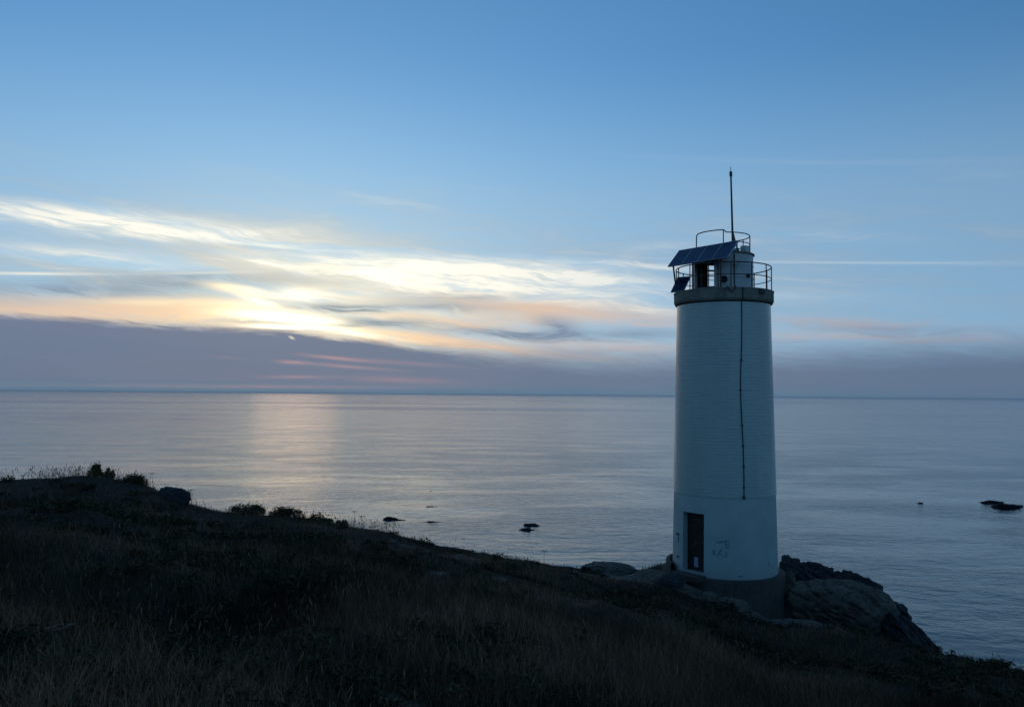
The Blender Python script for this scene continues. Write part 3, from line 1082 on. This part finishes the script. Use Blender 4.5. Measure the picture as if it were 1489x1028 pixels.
    n_ = n_ if n_.z > 0 else -n_
    for f in (.04, .32, .64, .90):
        pb = tl(BL_ + long_ * f + upv * .12 - n_ * .06)
        pt = tl(BL_ + long_ * f + upv * .95 - n_ * .06)
        sup.tube([pb, pt], .022, 6)
    for q in (.15, .85):
        sup.tube([tl(BL_ + long_ * .01 + upv * q - n_ * .075), tl(BL_ + long_ * .99 + upv * q - n_ * .075)], .022, 6)
    sup.build('panel_rack', M['rail'], root)
    for f, q in ((.06, .12), (.86, .10), (.40, .12)):
        pt = tl(BL_ + long_ * f + upv * q - n_ * .06)
        rxy = Vector((pt.x, pt.y, 0))
        if rxy.length > 1.72:
            rxy = rxy.normalized() * 1.70
        if rxy.length < 1.3:
            rxy = rxy.normalized() * 1.3
        MB().tube([Vector((rxy.x, rxy.y, deck_z - .01)), pt], .032, 7).build('rack_post', M['rail'], root)
    # small panel
    Yc = TY - .05
    zs0 = at(975.2, 425, Yc).z
    bl = at(975.2, 425, Yc)
    d = ray(994, 423.7)
    br_ = Vector((0, 0, CAM_Z)) + d * ((zs0 - CAM_Z) / d.z)
    br_ = at(994, 423.7, Yc - .30)
    br_.z = zs0
    tl_ = at(985.3, 403.5, Yc + .22)
    panel('small_solar_panel', bl, br_ - bl, tl_ - bl, root)
    c = tl((br_ + tl_) / 2)
    MB().tube([c + Vector((0, .02, -.02)), P(1.685, -78, deck_z + .46)], .018, 6).build('panel_bracket', M['rail'], root)
    MB().tube([tl(bl.lerp(br_, .5)) + Vector((0, .03, .02)), P(1.75, -84, deck_z - .03)], .018, 6).build('panel_bracket', M['rail'], root)
    # -- conduit down the shaft
    pts = []
    zend = mid_z - .0
    for i in range(40):
        f = i / 39
        z = slab_b - .02 + (zend - slab_b + .06) * f
        a = 21.5 - 2.2 * math.exp(-((f - .45) / .22) ** 2) - .6 * f + .25 * math.sin(f * 9)
        pts.append(P(rad(z) + off + .02, a, z))
    cb = MB().tube(pts, .017, 6).build('downlead_cable', M['cable'], root)
    top_c = MB().tube([P(Rs + .03, 21.5, deck_z), P(Rs + .03, 21.5, slab_b - .02), P(rad(slab_b) + off + .02, 21.5, slab_b - .08)], .014, 6)
    top_c.build('cable_head', M['cable'], cb)
    for i in (12, 18, 25, 29, 33, 37):
        MB().box(pts[i], (.065, .06, .045), Matrix.Rotation(R(20), 3, 'Z')).build('cable_clamp', M['cable'], cb)
    MB().box(pts[-1] + Vector((0, -.01, -.01)), (.07, .07, .10), Matrix.Rotation(R(20), 3, 'Z')).build('cable_end', M['cable'], cb)

    # -- sprayed marks on the lower wall
    def scrawl(name, pix, r, m):
        pts = []
        for (px, py) in pix:
            d = ray(px, py)
            dl = Rw.to_3x3() @ d
            o = Rw @ (Vector((0, 0, CAM_Z)) - Vector((TX, TY, BASE_Z)))
            # ray against the wall's circle (radius from a first guess of the height)
            q = 1.82
            for _ in range(4):
                A = dl.x ** 2 + dl.y ** 2
                Bq = 2 * (o.x * dl.x + o.y * dl.y)
                Cq = o.x ** 2 + o.y ** 2 - q * q
                disc = max(0, Bq * Bq - 4 * A * Cq)
                s = (-Bq - math.sqrt(disc)) / (2 * A)
                hit = o + dl * s
                q = rad(hit.z) + .001
            pts.append(hit)
        bb = MB()
        for i in range(len(pts) - 1):                # flat ribbon that follows the wall
            a, c = pts[i], pts[i + 1]
            dirv = (c - a)
            nn = Vector((a.x, a.y, 0)).normalized()
            w = dirv.cross(nn).normalized() * r
            a2, c2 = a - dirv.normalized() * r * .5, c + dirv.normalized() * r * .5
            oo = nn * (.0025 + .0006 * (i % 3))
            bb.add([a2 - w + oo, c2 - w + oo, c2 + w + oo, a2 + w + oo], [(0, 1, 2, 3)])
        bb.build(name, m, root)
    scrawl('spray_mark', [(983.6, 775.5), (985.5, 776.5), (987.5, 776)], .035, M['spray'])
    scrawl('spray_mark', [(987.2, 776), (986.8, 781), (986.3, 787.5)], .028, M['spray'])
    scrawl('spray_mark', [(984.5, 808.5), (987, 808.8)], .035, M['spray'])
    scrawl('spray_mark', [(1042, 788), (1051, 787.6), (1060, 787)], .022, M['spray_faint'])
    scrawl('spray_mark', [(1055, 788), (1055.5, 792), (1060, 791.5)], .018, M['spray_faint'])
    scrawl('spray_mark', [(1055.2, 792), (1055.5, 796.5), (1060, 796)], .018, M['spray_faint'])
    scrawl('spray_mark', [(1040, 800), (1036.5, 800.5), (1037, 803), (1039.5, 802.5), (1037, 803.5), (1037.5, 806), (1041, 805.5)], .018, M['spray_faint'])
    scrawl('spray_mark', [(1049.5, 798.5), (1046, 803), (1043.5, 808)], .018, M['spray_faint'])
    scrawl('spray_mark', [(1046, 800), (1047, 806), (1050, 808)], .014, M['spray_faint'])
    scrawl('spray_mark', [(1056.5, 802), (1056, 809), (1052, 810)], .018, M['spray_faint'])
    scrawl('spray_mark', [(1117, 816), (1119, 817), (1117.5, 821), (1119.5, 823.5)], .018, M['spray_faint'])
    scrawl('spray_mark', [(1075, 838), (1079, 838)], .03, M['spray_faint'])
    return root


build_lighthouse()


# ------------------------------------------------------------------ rocks
def rock_material(name, c0, c1, lichen, scale=2.0):
    m, t, b = mat(name)
    p = objc(t)
    n1 = noise(t, p, scale, 9, 0.65, 0.5)
    n2 = noise(t, p, scale * 7, 7, 0.62)
    c = mixc(t, sstep(t, n1, 0.34, 0.66), c0, c1)
    c = mixc(t, sstep(t, n2, 0.56, 0.72, 0.0, 0.7), c, lichen)
    v = t.nodes.new('ShaderNodeTexVoronoi')
    v.feature = 'DISTANCE_TO_EDGE'
    v.inputs['Scale'].default_value = scale * .7
    wn = t.nodes.new('ShaderNodeVectorMath')
    wn.operation = 'ADD'
    t.links.new(p, wn.inputs[0])
    t.links.new(noise(t, p, scale * 1.5, 4, 0.5, out='Color'), wn.inputs[1])
    t.links.new(wn.outputs[0], v.inputs['Vector'])
    crack = mth(t, 'MAXIMUM', sstep(t, v.outputs['Distance'], 0.0, 0.03), sstep(t, n1, 0.46, 0.56))
    c = mixc(t, crack, (0.03, 0.03, 0.03), c)
    t.links.new(c, b.inputs['Base Color'])
    b.inputs['Roughness'].default_value = 0.9
    b.inputs['Specular IOR Level'].default_value = 0.2
    h = mth(t, 'ADD', mth(t, 'MULTIPLY', n1, .7), mth(t, 'MULTIPLY', n2, .25))
    h = mth(t, 'ADD', h, mth(t, 'MULTIPLY', crack, .25))
    bump(t, b, h, 0.8, 0.12)
    return m


ROCK_PALE = rock_material('pale_granite', (0.17, 0.14, 0.105), (0.10, 0.082, 0.062), (0.075, 0.07, 0.048))
ROCK_DARK = rock_material('dark_granite', (0.075, 0.072, 0.072), (0.045, 0.044, 0.046), (0.085, 0.082, 0.07), 2.6)
ROCK_WET = rock_material('wet_sea_rock', (0.022, 0.022, 0.024), (0.014, 0.015, 0.017), (0.03, 0.03, 0.026), 0.8)


def rock_mesh(size, seed, facets=14, rough=.16, sub=5, boxy=.5):
    """broken rock: a lump cut by random planes, stepped along its bedding and roughened"""
    r_ = random.Random(seed)
    bm = bmesh.new()
    bmesh.ops.create_icosphere(bm, subdivisions=sub, radius=1.0)
    V = np.array([v.co[:] for v in bm.verts])
    F = np.array([[v.index for v in f.verts] for f in bm.faces])
    bm.free()
    s = seed * 3.17
    V = np.sign(V) * np.abs(V) ** (1 - boxy * .3)
    # large lumps first, so that the planes below cut unevenly
    V = V * (1 + rough * 1.2 * vnoise(V[:, 0] * 1.2 + s, V[:, 1] * 1.2, V[:, 2] * 1.2 - s))[:, None]
    for i in range(facets):
        n = np.array([r_.gauss(0, 1), r_.gauss(0, 1), r_.gauss(0, .75)])
        n /= np.linalg.norm(n)
        lim = r_.uniform(.60, .92)
        d = V @ n
        V -= np.outer(np.clip(d - lim, 0, None) * .97, n)
    nn = V / np.maximum(np.linalg.norm(V, axis=1), .01)[:, None]
    # bedding: ledges and dark gaps along one tilted direction
    bd = V[:, 2] * 3.1 + V[:, 0] * 1.3 + .5 * vnoise(V[:, 0] * 1.5 + s, V[:, 1] * 1.5, V[:, 2] * 1.5)
    st = np.mod(bd + .31 * s, 1)
    led = np.clip((st - .82) / .1, 0, 1) * np.clip((1 - st) / .05, 0, 1)
    V = V - nn * (rough * .7 * led)[:, None]
    ridg = 1 - np.abs(fbm(V[:, 0] * 2.4 + s, V[:, 1] * 2.4, V[:, 2] * 2.4 + s, 5, .55)) * 1.4
    V = V + nn * (rough * .42 * (ridg - .6))[:, None]
    V = V + nn * (rough * .16 * fbm(V[:, 0] * 9 + s, V[:, 1] * 9, V[:, 2] * 9, 3, .6))[:, None]
    V *= np.array(size)
    return V, F


def rock(name, px, py, Y, size, seed, m, label, cat='rock', rz=0.0, tilt=(0, 0), group=None, rest=None, **kw):
    """centre of the visible rock given by a pixel and its distance; it stands on the ground there"""
    V, Fc = rock_mesh(size, seed, **kw)
    me = mesh_np(name, V, Fc, m, False)
    p = at(px, py, Y)
    if rest is not None:                          # lies on the turf, sunk in by the rest of its height
        p.z = h1(p.x, p.y) + size[2] * rest
    o = link(name, me, None, p)
    o.rotation_euler = (tilt[0], tilt[1], rz)
    return tag(o, label, cat, group)


rock('boulder', 252, 728, 28.4, (.66, .6, .50), 3, ROCK_DARK, 'dark squared boulder ending the grassy ridge at the left', 'boulder', .2, (0, .22), boxy=.9)
rock('boulder', 205, 722, 29.2, (.8, .7, .40), 5, ROCK_DARK, 'low dark boulder under bushes left of the squared boulder', 'boulder', .5)
rock('boulder', 1153, 838, 31.2, (.66, .6, .78), 12, ROCK_DARK, 'dark upright boulder just right of the lighthouse foot', 'boulder', .3, boxy=.6)
rock('boulder', 1144, 878, 28.4, (.44, .6, 1.0), 37, ROCK_PALE, 'narrow cracked boulder against the right side of the plinth', 'boulder', .3, boxy=.5)
rock('boulder', 1214, 887, 28.2, (1.95, 1.3, 1.32), 21, ROCK_PALE, 'large pale rounded boulder right of the lighthouse', 'boulder', -.15, (0, .34), rough=.15, facets=9, boxy=.25)
rock('rock_outcrop', 1196, 850, 31.0, (1.0, .8, .95), 31, ROCK_DARK, 'dark jagged outcrop behind the large pale boulder', 'outcrop', .2, (0, .25), rough=.26)
rock('rock_outcrop', 1254, 883, 30.0, (1.35, .9, 1.1), 33, ROCK_DARK, 'dark sloping outcrop against the sea, second from the lighthouse', 'outcrop', .1, (0, .55), rough=.24)
rock('rock_outcrop', 1290, 899, 28.8, (1.25, .8, .80), 35, ROCK_DARK, 'steep dark outcrop at the seaward end of the rocks', 'outcrop', .1, (0, .60), rough=.2)
rock('rock_outcrop', 1326, 936, 27.2, (1.55, .9, .52), 39, ROCK_DARK, 'brown broken outcrop below the steep seaward end', 'outcrop', .15, (0, .74), rough=.18)
rock('rock_slab', 1170, 922, 25.4, (1.25, .9, .26), 41, ROCK_PALE, 'flat pale slab in front of the large rounded boulder', 'slab', .25, (.10, .12), facets=7, boxy=.7, rest=.35)
rock('rock_slab', 1228, 935, 24.6, (.62, .4, .13), 43, ROCK_PALE, 'thin pale slab pointing right out of the grass', 'slab', -.35, (.1, .42), boxy=.4, rest=.35)
rock('rock_slab', 885, 842, 30.4, (1.35, 1.0, .32), 45, ROCK_PALE, 'low flat slab on the skyline left of the lighthouse', 'slab', .1, (0, .14), boxy=.6, rest=.35)
rock('rock_slab', 952, 850, 28.3, (1.0, .8, .18), 47, ROCK_PALE, 'grey slab just left of the lighthouse door', 'slab', -.2, (.08, .05), boxy=.7, rest=.35)
rock('rock_slab', 1000, 866, 26.9, (.85, .5, .15), 49, ROCK_PALE, 'long slab below the lighthouse door step', 'slab', .15, (.1, .22), boxy=.6, rest=.35)
rock('boulder', 976, 868, 26.4, (.62, .5, .34), 51, ROCK_DARK, 'dark hollowed boulder in the grass below the door', 'boulder', .5, rest=.35)
rock('boulder', 1070, 893, 25.7, (.78, .6, .36), 53, ROCK_PALE, 'blocky boulder in front of the plinth', 'boulder', .3, (.1, .2), boxy=.8, rest=.35)
rock('boulder', 1098, 900, 25.4, (.34, .34, .24), 55, ROCK_PALE, 'small round boulder at the right of the blocky one', 'boulder', .9, rest=.35)
rock('boulder', 1030, 882, 26.0, (.42, .36, .2), 57, ROCK_PALE, 'small pale boulder between the door slab and blocky boulder', 'boulder', .2, rest=.35)


# rocks awash in the sea
def sea_rock(px, py, size, seed, label, rz=0, lift=0.0, sink=.42):
    V, Fc = rock_mesh(size, seed, facets=6, rough=.6, sub=4, boxy=.1)
    me = mesh_np('sea_rock', V, Fc, ROCK_WET, False)
    p = on_sea(px, py)
    o = link('sea_rock', me, None, (p.x, p.y, lift - sink * size[2]))
    o.rotation_euler = (0, 0, rz)
    tag(o, label, 'rock', 'rocks awash offshore')


sea_rock(1464, 738, (5.0, 3.2, 1.7), 61, 'larger black sea rock near the right edge', -.2)
sea_rock(1437, 731, (4.0, 1.8, .95), 63, 'thin black sea rock left of the larger one at the right', -.1)
sea_rock(767, 763, (2.29, 1.50, 0.80), 65, 'small dark rock in the sea left of the lighthouse', .1, sink=.72)
sea_rock(768, 770, (1.62, 1.20, 0.65), 66, 'smaller dark rock nearest the land left of the lighthouse', .1, sink=.72)
sea_rock(627, 713, (3.51, 2.10, 0.61), 67, 'farthest dark rock awash at the centre left', .0, sink=.72)
sea_rock(630, 737, (2.97, 1.50, 0.53), 69, 'thin dark rock awash in the middle of the centre group', .0, sink=.72)
sea_rock(632, 757, (3.51, 1.80, 0.65), 71, 'dark rock awash above the headland slope', .1, sink=.82)
sea_rock(572, 755, (2.43, 1.80, 0.68), 73, 'dark rock awash nearest the bushes on the headland', .1, sink=.82)
sea_rock(1337, 732, (1.22, 1.05, 0.53), 75, 'tiny rock at the end of the dark ripples right of the lighthouse', .1, sink=.72)


# ------------------------------------------------------------------ vegetation
def tint_material(name, rough=0.85):
    m, t, b = mat(name)
    a = t.nodes.new('ShaderNodeAttribute')
    a.attribute_name = 'tint'
    t.links.new(a.outputs['Color'], b.inputs['Base Color'])
    b.inputs['Roughness'].default_value = rough
    b.inputs['Specular IOR Level'].default_value = 0.12
    return m


M_GRASS = tint_material('dry_grass_blades')
M_LEAF = tint_material('heath_leaves')
M_STEM = simple('woody_stem', (0.035, 0.026, 0.018), 0.9)


def polar_points(n, rlo, rhi, power=1.0, amax=.80):
    u = rng.random(n)
    r = rlo * (rhi / rlo) ** (u ** power)
    a = (rng.random(n) * 2 - 1) * amax
    return r * np.sin(a), r * np.cos(a), r


def blades(x, y, hgt, width, lean, colors, segs=3):
    n = len(x)
    z = height(x, y) - 0.02
    az = rng.random(n) * 2 * np.pi
    dirx, diry = np.cos(az), np.sin(az)
    fa = rng.random(n) * np.pi
    wx, wy = np.cos(fa), np.sin(fa)
    vs = []
    bend = lean * hgt
    for s in range(segs + 1):
        f = s / segs
        off = bend * f ** 2
        zz = z + hgt * f * (1 - .18 * (lean * f) ** 2)
        w = width * (1 - f) ** .8 * .5 if s < segs else 0 * width
        cx, cy = x + dirx * off, y + diry * off
        vs.append(np.stack([cx - wx * w, cy - wy * w, zz], -1))
        if s < segs:
            vs.append(np.stack([cx + wx * w, cy + wy * w, zz], -1))
    per = 2 * segs + 1
    V = np.stack(vs, 1).reshape(-1, 3)
    base = np.arange(n)[:, None] * per
    tri = []
    for s in range(segs - 1):
        a = 2 * s
        tri += [[a, a + 1, a + 3], [a, a + 3, a + 2]]
    a = 2 * (segs - 1)
    tri.append([a, a + 1, a + 2])
    Fc = (base[:, None, :] + np.array(tri)[None]).reshape(-1, 3)
    C = np.repeat(colors, per, axis=0)
    return V, Fc, C


def patch(x, y):
    return fbm(np.asarray(x) * .28, np.asarray(y) * .28, 12.0, 4)


STRAW = np.array([[.40, .22, .12], [.31, .16, .09], [.23, .115, .062], [.35, .20, .125]])
GREEN = np.array([[.050, .058, .022], [.062, .062, .026], [.040, .046, .020]])


def build_grass():
    n = 310000
    x, y, r = polar_points(n, 2.6, 37.0, 0.66)
    Re = np.interp(np.arctan2(x, y), E_az, E_r)
    rk = rockiness(x, y)
    pt = patch(x, y)
    keep = (r < Re + .5) & (rk < .35 + .25 * rng.random(n)) & (np.hypot(x - TX, y - TY) > 2.4)
    x, y, r, pt = x[keep], y[keep], r[keep], pt[keep]
    n = len(x)
    g = (pt + .25 * rng.standard_normal(n)) > .42
    cs = STRAW[rng.integers(0, 4, n)]
    cg = GREEN[rng.integers(0, 3, n)]
    vary = np.clip(.62 + .75 * vnoise(x * .33 + 5, y * .33, 31.0) + .3 * vnoise(x * 1.1, y * 1.1, 33.0), .22, 1.25)   # greyer, browner and paler stands
    col = np.where(g[:, None], cg, cs) * (0.42 + .72 * rng.random((n, 1))) * vary[:, None]
    big = np.clip(.62 + .55 * vnoise(x * .4, y * .4, 8.8), .2, 1.2)
    h = (.12 + .34 * rng.random(n) ** 1.4) * big * np.where(g, .7, 1.0)
    h *= np.clip(1.0 - (r - 12) / 45, .5, 1)
    w = .0030 + .0009 * r * (.5 + rng.random(n)) * .55
    lean = .15 + .75 * rng.random(n) ** 1.5
    V, Fc, C = blades(x, y, h, w, lean, col)
    o = link('grass', mesh_np('grass', V, Fc, M_GRASS, False, C))
    tag(o, 'dry straw-brown and green grass covering the headland', 'grass', kind='stuff')


def build_stalks():
    """seed-bearing stalks that stand above the grass, thickest along the skyline"""
    n1 = 5000
    x, y, r = polar_points(n1, 3.2, 30.0, 0.9)
    k = 2000                                       # along the edge
    u = rng.random(k)
    px = np.where(rng.random(k) < .62, u * 300, u * 250 + 330)
    ea = np.array([math.atan2(*ray(p, 740)[:2]) for p in px])
    rr = np.interp(ea, E_az, E_r) - rng.random(k) * 2.2
    x, y, r = np.r_[x, rr * np.sin(ea)], np.r_[y, rr * np.cos(ea)], np.r_[r, rr]
    Re = np.interp(np.arctan2(x, y), E_az, E_r)
    keep = (r < Re) & (rockiness(x, y) < .3) & (np.hypot(x - TX, y - TY) > 3)
    keep &= (vnoise(x * .5, y * .5, 21.0) > -.15)
    x, y, r = x[keep], y[keep], r[keep]
    n = len(x)
    h = .10 + .36 * rng.random(n) ** 1.6
    col = STRAW[rng.integers(0, 4, n)] * (.6 + .6 * rng.random((n, 1)))
    w = .003 + .00028 * r
    st0 = rng.bit_generator.state
    V, Fc, C = blades(x, y, h, w * 1.0, .1 + .6 * rng.random(n), col, 3)
    # seed heads: small crossed diamonds at the tips
    tips = V.reshape(n, 7, 3)[:, 6]
    ln = .05 + .05 * rng.random(n)
    wd = .006 + .0007 * r
    d = np.stack([rng.standard_normal(n) * .4, rng.standard_normal(n) * .4, np.ones(n)], -1)
    d /= np.linalg.norm(d, axis=1)[:, None]
    fa = rng.random(n) * np.pi
    s = np.stack([np.cos(fa), np.sin(fa), np.zeros(n)], -1)
    q = np.stack([tips - d * .02, tips + d * (ln * .5)[:, None] + s * wd[:, None] * .5, tips + d * ln[:, None], tips + d * (ln * .5)[:, None] - s * wd[:, None] * .5], 1)
    o0 = len(V)
    V = np.r_[V, q.reshape(-1, 3)]
    b = o0 + np.arange(n)[:, None] * 4
    Fc = np.r_[Fc, np.c_[b, b + 1, b + 2], np.c_[b, b + 2, b + 3]]
    C = np.r_[C, np.repeat(col * .8, 4, axis=0)]
    o = link('seed_stalks', mesh_np('seed_stalks', V, Fc, M_GRASS, False, C))
    tag(o, 'thin dry seed stalks standing above the grass and skyline', 'grass', kind='stuff')


def leaf_cloud(n, size, lumps, seed, leaf=.045):
    """leaf-sized quads spread through lumpy volume, z from 0"""
    r_ = np.random.default_rng(seed)
    cen = np.stack([r_.uniform(-.62, .62, lumps), r_.uniform(-.6, .6, lumps), r_.uniform(.15, .62, lumps)], -1)
    cen[:, 2] *= 1.15 - .95 * (cen[:, 0] ** 2 + cen[:, 1] ** 2)     # highest in the middle
    rad = r_.uniform(.20, .42, lumps)
    which = r_.integers(0, lumps, n)
    d = r_.standard_normal((n, 3))
    d /= np.linalg.norm(d, axis=1)[:, None]
    p = cen[which] + d * (rad[which] * r_.random(n) ** .45)[:, None]
    sprig = r_.random(n) < .10                     # shoots that stick out of the outline
    p[sprig] += (d[sprig] * .5 + np.array([0, 0, .5])) * (r_.random(sprig.sum()) * .32)[:, None]
    p[:, 2] = np.abs(p[:, 2])
    p *= np.array(size)
    a = r_.standard_normal((n, 3))
    a[:, 2] += .5
    a /= np.linalg.norm(a, axis=1)[:, None]
    b = np.cross(a, r_.standard_normal((n, 3)))
    b /= np.linalg.norm(b, axis=1)[:, None]
    L = leaf * (.6 + .9 * r_.random(n))[:, None]
    W = L * .38
    q = np.stack([p - a * L, p + b * W, p + a * L, p - b * W], 1).reshape(-1, 3)
    Fc = np.arange(n * 4).reshape(n, 4)
    base = GREEN[r_.integers(0, 3, n)] * (.55 + .9 * r_.random((n, 1)))
    brown = r_.random(n) < .18
    base[brown] = STRAW[2] * .7
    return q, Fc, np.repeat(base, 4, axis=0)


def bush(px, py, Y, size, seed, label, n=1800, leaf=.04, name='gorse_bush'):
    """px, py: where its foot shows; it stands on the ground at that bearing and distance"""
    q = at_r(px, py, Y)
    root = empty(name, (q.x, q.y, h1(q.x, q.y) - .03))
    tag(root, label, 'bush', 'bushes on the headland')
    V, Fc, C = leaf_cloud(n, size, 13, seed, leaf)
    link('foliage', mesh_np('foliage', V, Fc, M_LEAF, False, C), root)
    r_ = random.Random(seed)
    b = MB()
    for i in range(7):
        a = r_.uniform(0, 6.28)
        k = r_.uniform(.2, .6)
        e = Vector((math.cos(a) * k * size[0], math.sin(a) * k * size[1], r_.uniform(.45, .8) * size[2]))
        b.tube([(0, 0, -.05), e * .5 + Vector((0, 0, .04)), e], [.016, .011, .005], 5)
    b.build('stem', M_STEM, root)


def build_bushes():
    bush(137, 700, 33.0, (.32, .30, .62), 101, 'small upright bush breaking the skyline on the left ridge', 1200, .05)
    bush(157, 700, 33.0, (.28, .25, .46), 102, 'tufted bush right of the upright one on the left ridge', 700, .05)
    bush(196, 716, 32.0, (.85, .6, .58), 103, 'rounded bush on the left ridge beside the squared boulder', 2200)
    bush(360, 748, 31.2, (.95, .7, .52), 104, 'broad bush on the skyline under the sun glitter, its left half', 2600)
    bush(415, 750, 30.6, (.85, .7, .52), 105, 'broad bush on the skyline under the sun glitter, its right half', 2400)
    bush(468, 757, 29.6, (.55, .5, .44), 106, 'round bush next right of the broad skyline bushes', 1600)
    bush(497, 762, 29.4, (.34, .34, .40), 107, 'small dark bush closing the row of skyline bushes', 900)
    bush(345, 786, 15.5, (.85, .5, .30), 108, 'low dark bush in a hollow left of centre', 2400, .032)
    bush(440, 792, 18.0, (1.1, .6, .34), 109, 'dark spreading bush below the skyline bushes', 2600, .034)
    bush(230, 752, 21.0, (1.2, .5, .26), 110, 'dark strip of heath behind the left turf mound', 2400, .034)
    bush(1215, 822, 33.0, (.42, .3, .34), 111, 'dark tufted bush on the rocks right of the lighthouse', 1300, .045)
    bush(1236, 900, 28.6, (1.0, .6, .50), 112, 'dark bush growing in front of the large pale boulder', 2800)
    bush(1455, 975, 19.6, (1.0, .7, .26), 113, 'low green bush at the right edge of the headland', 2400, .034)
    bush(905, 880, 24.0, (.95, .6, .30), 114, 'dark bush below the skyline slab left of the door', 2400, .034)
    bush(860, 848, 29.0, (.75, .5, .24), 115, 'flat bush beside the skyline slab left of the lighthouse', 1600, .034)
    bush(690, 905, 12.0, (.9, .5, .24), 116, 'low green bush in the grass at the picture centre', 2600, .026)
    bush(800, 985, 7.5, (.8, .5, .16), 117, 'low green bush close to the viewer at the bottom', 3000, .018)


def build_heath():
    Vs, Fs, Cs, o = [], [], [], 0
    k = 0
    protos = [leaf_cloud(150, (1, 1, 1), 5, 900 + i, .10) for i in range(6)]
    n = 1700
    x, y, r = polar_points(n, 4.5, 34.0, 0.75)
    Re = np.interp(np.arctan2(x, y), E_az, E_r)
    rk = rockiness(x, y)
    ok = (r < Re - .2) & (rk < .5) & (patch(x, y) > -.12) & (np.hypot(x - TX, y - TY) > 3)
    z = height(x, y) - .03
    for i in np.nonzero(ok)[0]:
        V, Fc, C = protos[k % 6]
        k += 1
        s = (.25 + .35 * rng.random()) * (.55 + .45 * min(1, r[i] / 20))
        a = rng.random() * 6.28
        c_, s_ = math.cos(a), math.sin(a)
        W = np.stack([V[:, 0] * c_ - V[:, 1] * s_, V[:, 0] * s_ + V[:, 1] * c_, V[:, 2] * .55], -1) * s + np.array([x[i], y[i], z[i]])
        Vs.append(W)
        Fs.append(Fc + o)
        Cs.append(C * (.45 + .5 * rng.random()))
        o += len(W)
    me = mesh_np('heath', np.concatenate(Vs), np.concatenate(Fs), M_LEAF, False, np.concatenate(Cs))
    tag(link('heath', me), 'low dark heath clumps growing through the grass', 'heath', kind='stuff')


def umbel(px, py, Y, hgt, seed, label, head=.09):
    q = at_r(px, py, Y)
    root = empty('umbel_plant', (q.x, q.y, h1(q.x, q.y)))
    tag(root, label, 'plant', 'dry umbel plants')
    r_ = random.Random(seed)
    tip = Vector((r_.uniform(-.06, .06), r_.uniform(-.06, .06), hgt))
    m = simple('dry_umbel', (.11, .07, .042), .9)
    MB().tube([(0, 0, -.03), tip * .5 + Vector((.01, .01, 0)), tip], [.008, .006, .004], 6).build('stem', m, root)
    b = MB()
    for i in range(14):
        a = 2 * math.pi * i / 14 + r_.uniform(-.2, .2)
        k = head * r_.uniform(.35, 1.0)
        e = tip + Vector((math.cos(a) * k, math.sin(a) * k, .05 + r_.uniform(-.008, .008)))
        b.tube([tip, tip.lerp(e, .6) + Vector((0, 0, .008)), e], .0022, 4)
        bm = bmesh.new()
        bmesh.ops.create_icosphere(bm, subdivisions=1, radius=1)
        b.add([e + Vector((v.co.x * .017, v.co.y * .017, v.co.z * .007)) for v in bm.verts], [[v.index for v in f.verts] for f in bm.faces])
        bm.free()
    b.build('flower_head', m, root)


def build_umbels():
    umbel(100, 945, 6.0, .42, 201, 'dry flat-topped umbel plant in the grass at lower left')
    umbel(790, 822, 28.5, .55, 202, 'tall dry umbel on the skyline left of the lighthouse', .16)
    umbel(278, 742, 31.0, .5, 203, 'dry umbel just right of the squared boulder', .12)
    umbel(222, 716, 32.5, .55, 204, 'dry umbel left of the squared boulder top', .14)
    umbel(515, 764, 29.4, .55, 205, 'dry umbel past the end of the skyline bushes', .14)
    umbel(528, 768, 29.6, .42, 206, 'shorter dry umbel past the end of the skyline bushes', .12)


build_grass()
build_stalks()
build_heath()
build_bushes()
build_umbels()


def build_haze():
    B = 40500.0
    z0, z1 = -4.0, 40.0
    vs = [(x, y, z) for x in (-B, B) for y in (-B, B) for z in (z0, z1)]
    me = bpy.data.meshes.new('haze')
    me.from_pydata(vs, [], [(0, 1, 3, 2), (4, 6, 7, 5), (0, 4, 5, 1), (2, 3, 7, 6), (0, 2, 6, 4), (1, 5, 7, 3)])
    m = bpy.data.materials.new('sea_haze')
    m.use_nodes = True
    t = m.node_tree
    t.nodes.remove(t.nodes['Principled BSDF'])
    v = t.nodes.new('ShaderNodeVolumePrincipled')
    v.inputs['Color'].default_value = (0.95, 0.97, 0.98, 1)
    v.inputs['Density'].default_value = 0.000022
    t.links.new(v.outputs[0], t.nodes['Material Output'].inputs['Volume'])
    me.materials.append(m)
    o = link('haze', me)
    tag(o, 'thin sea haze softening the horizon', kind='stuff')


build_haze()
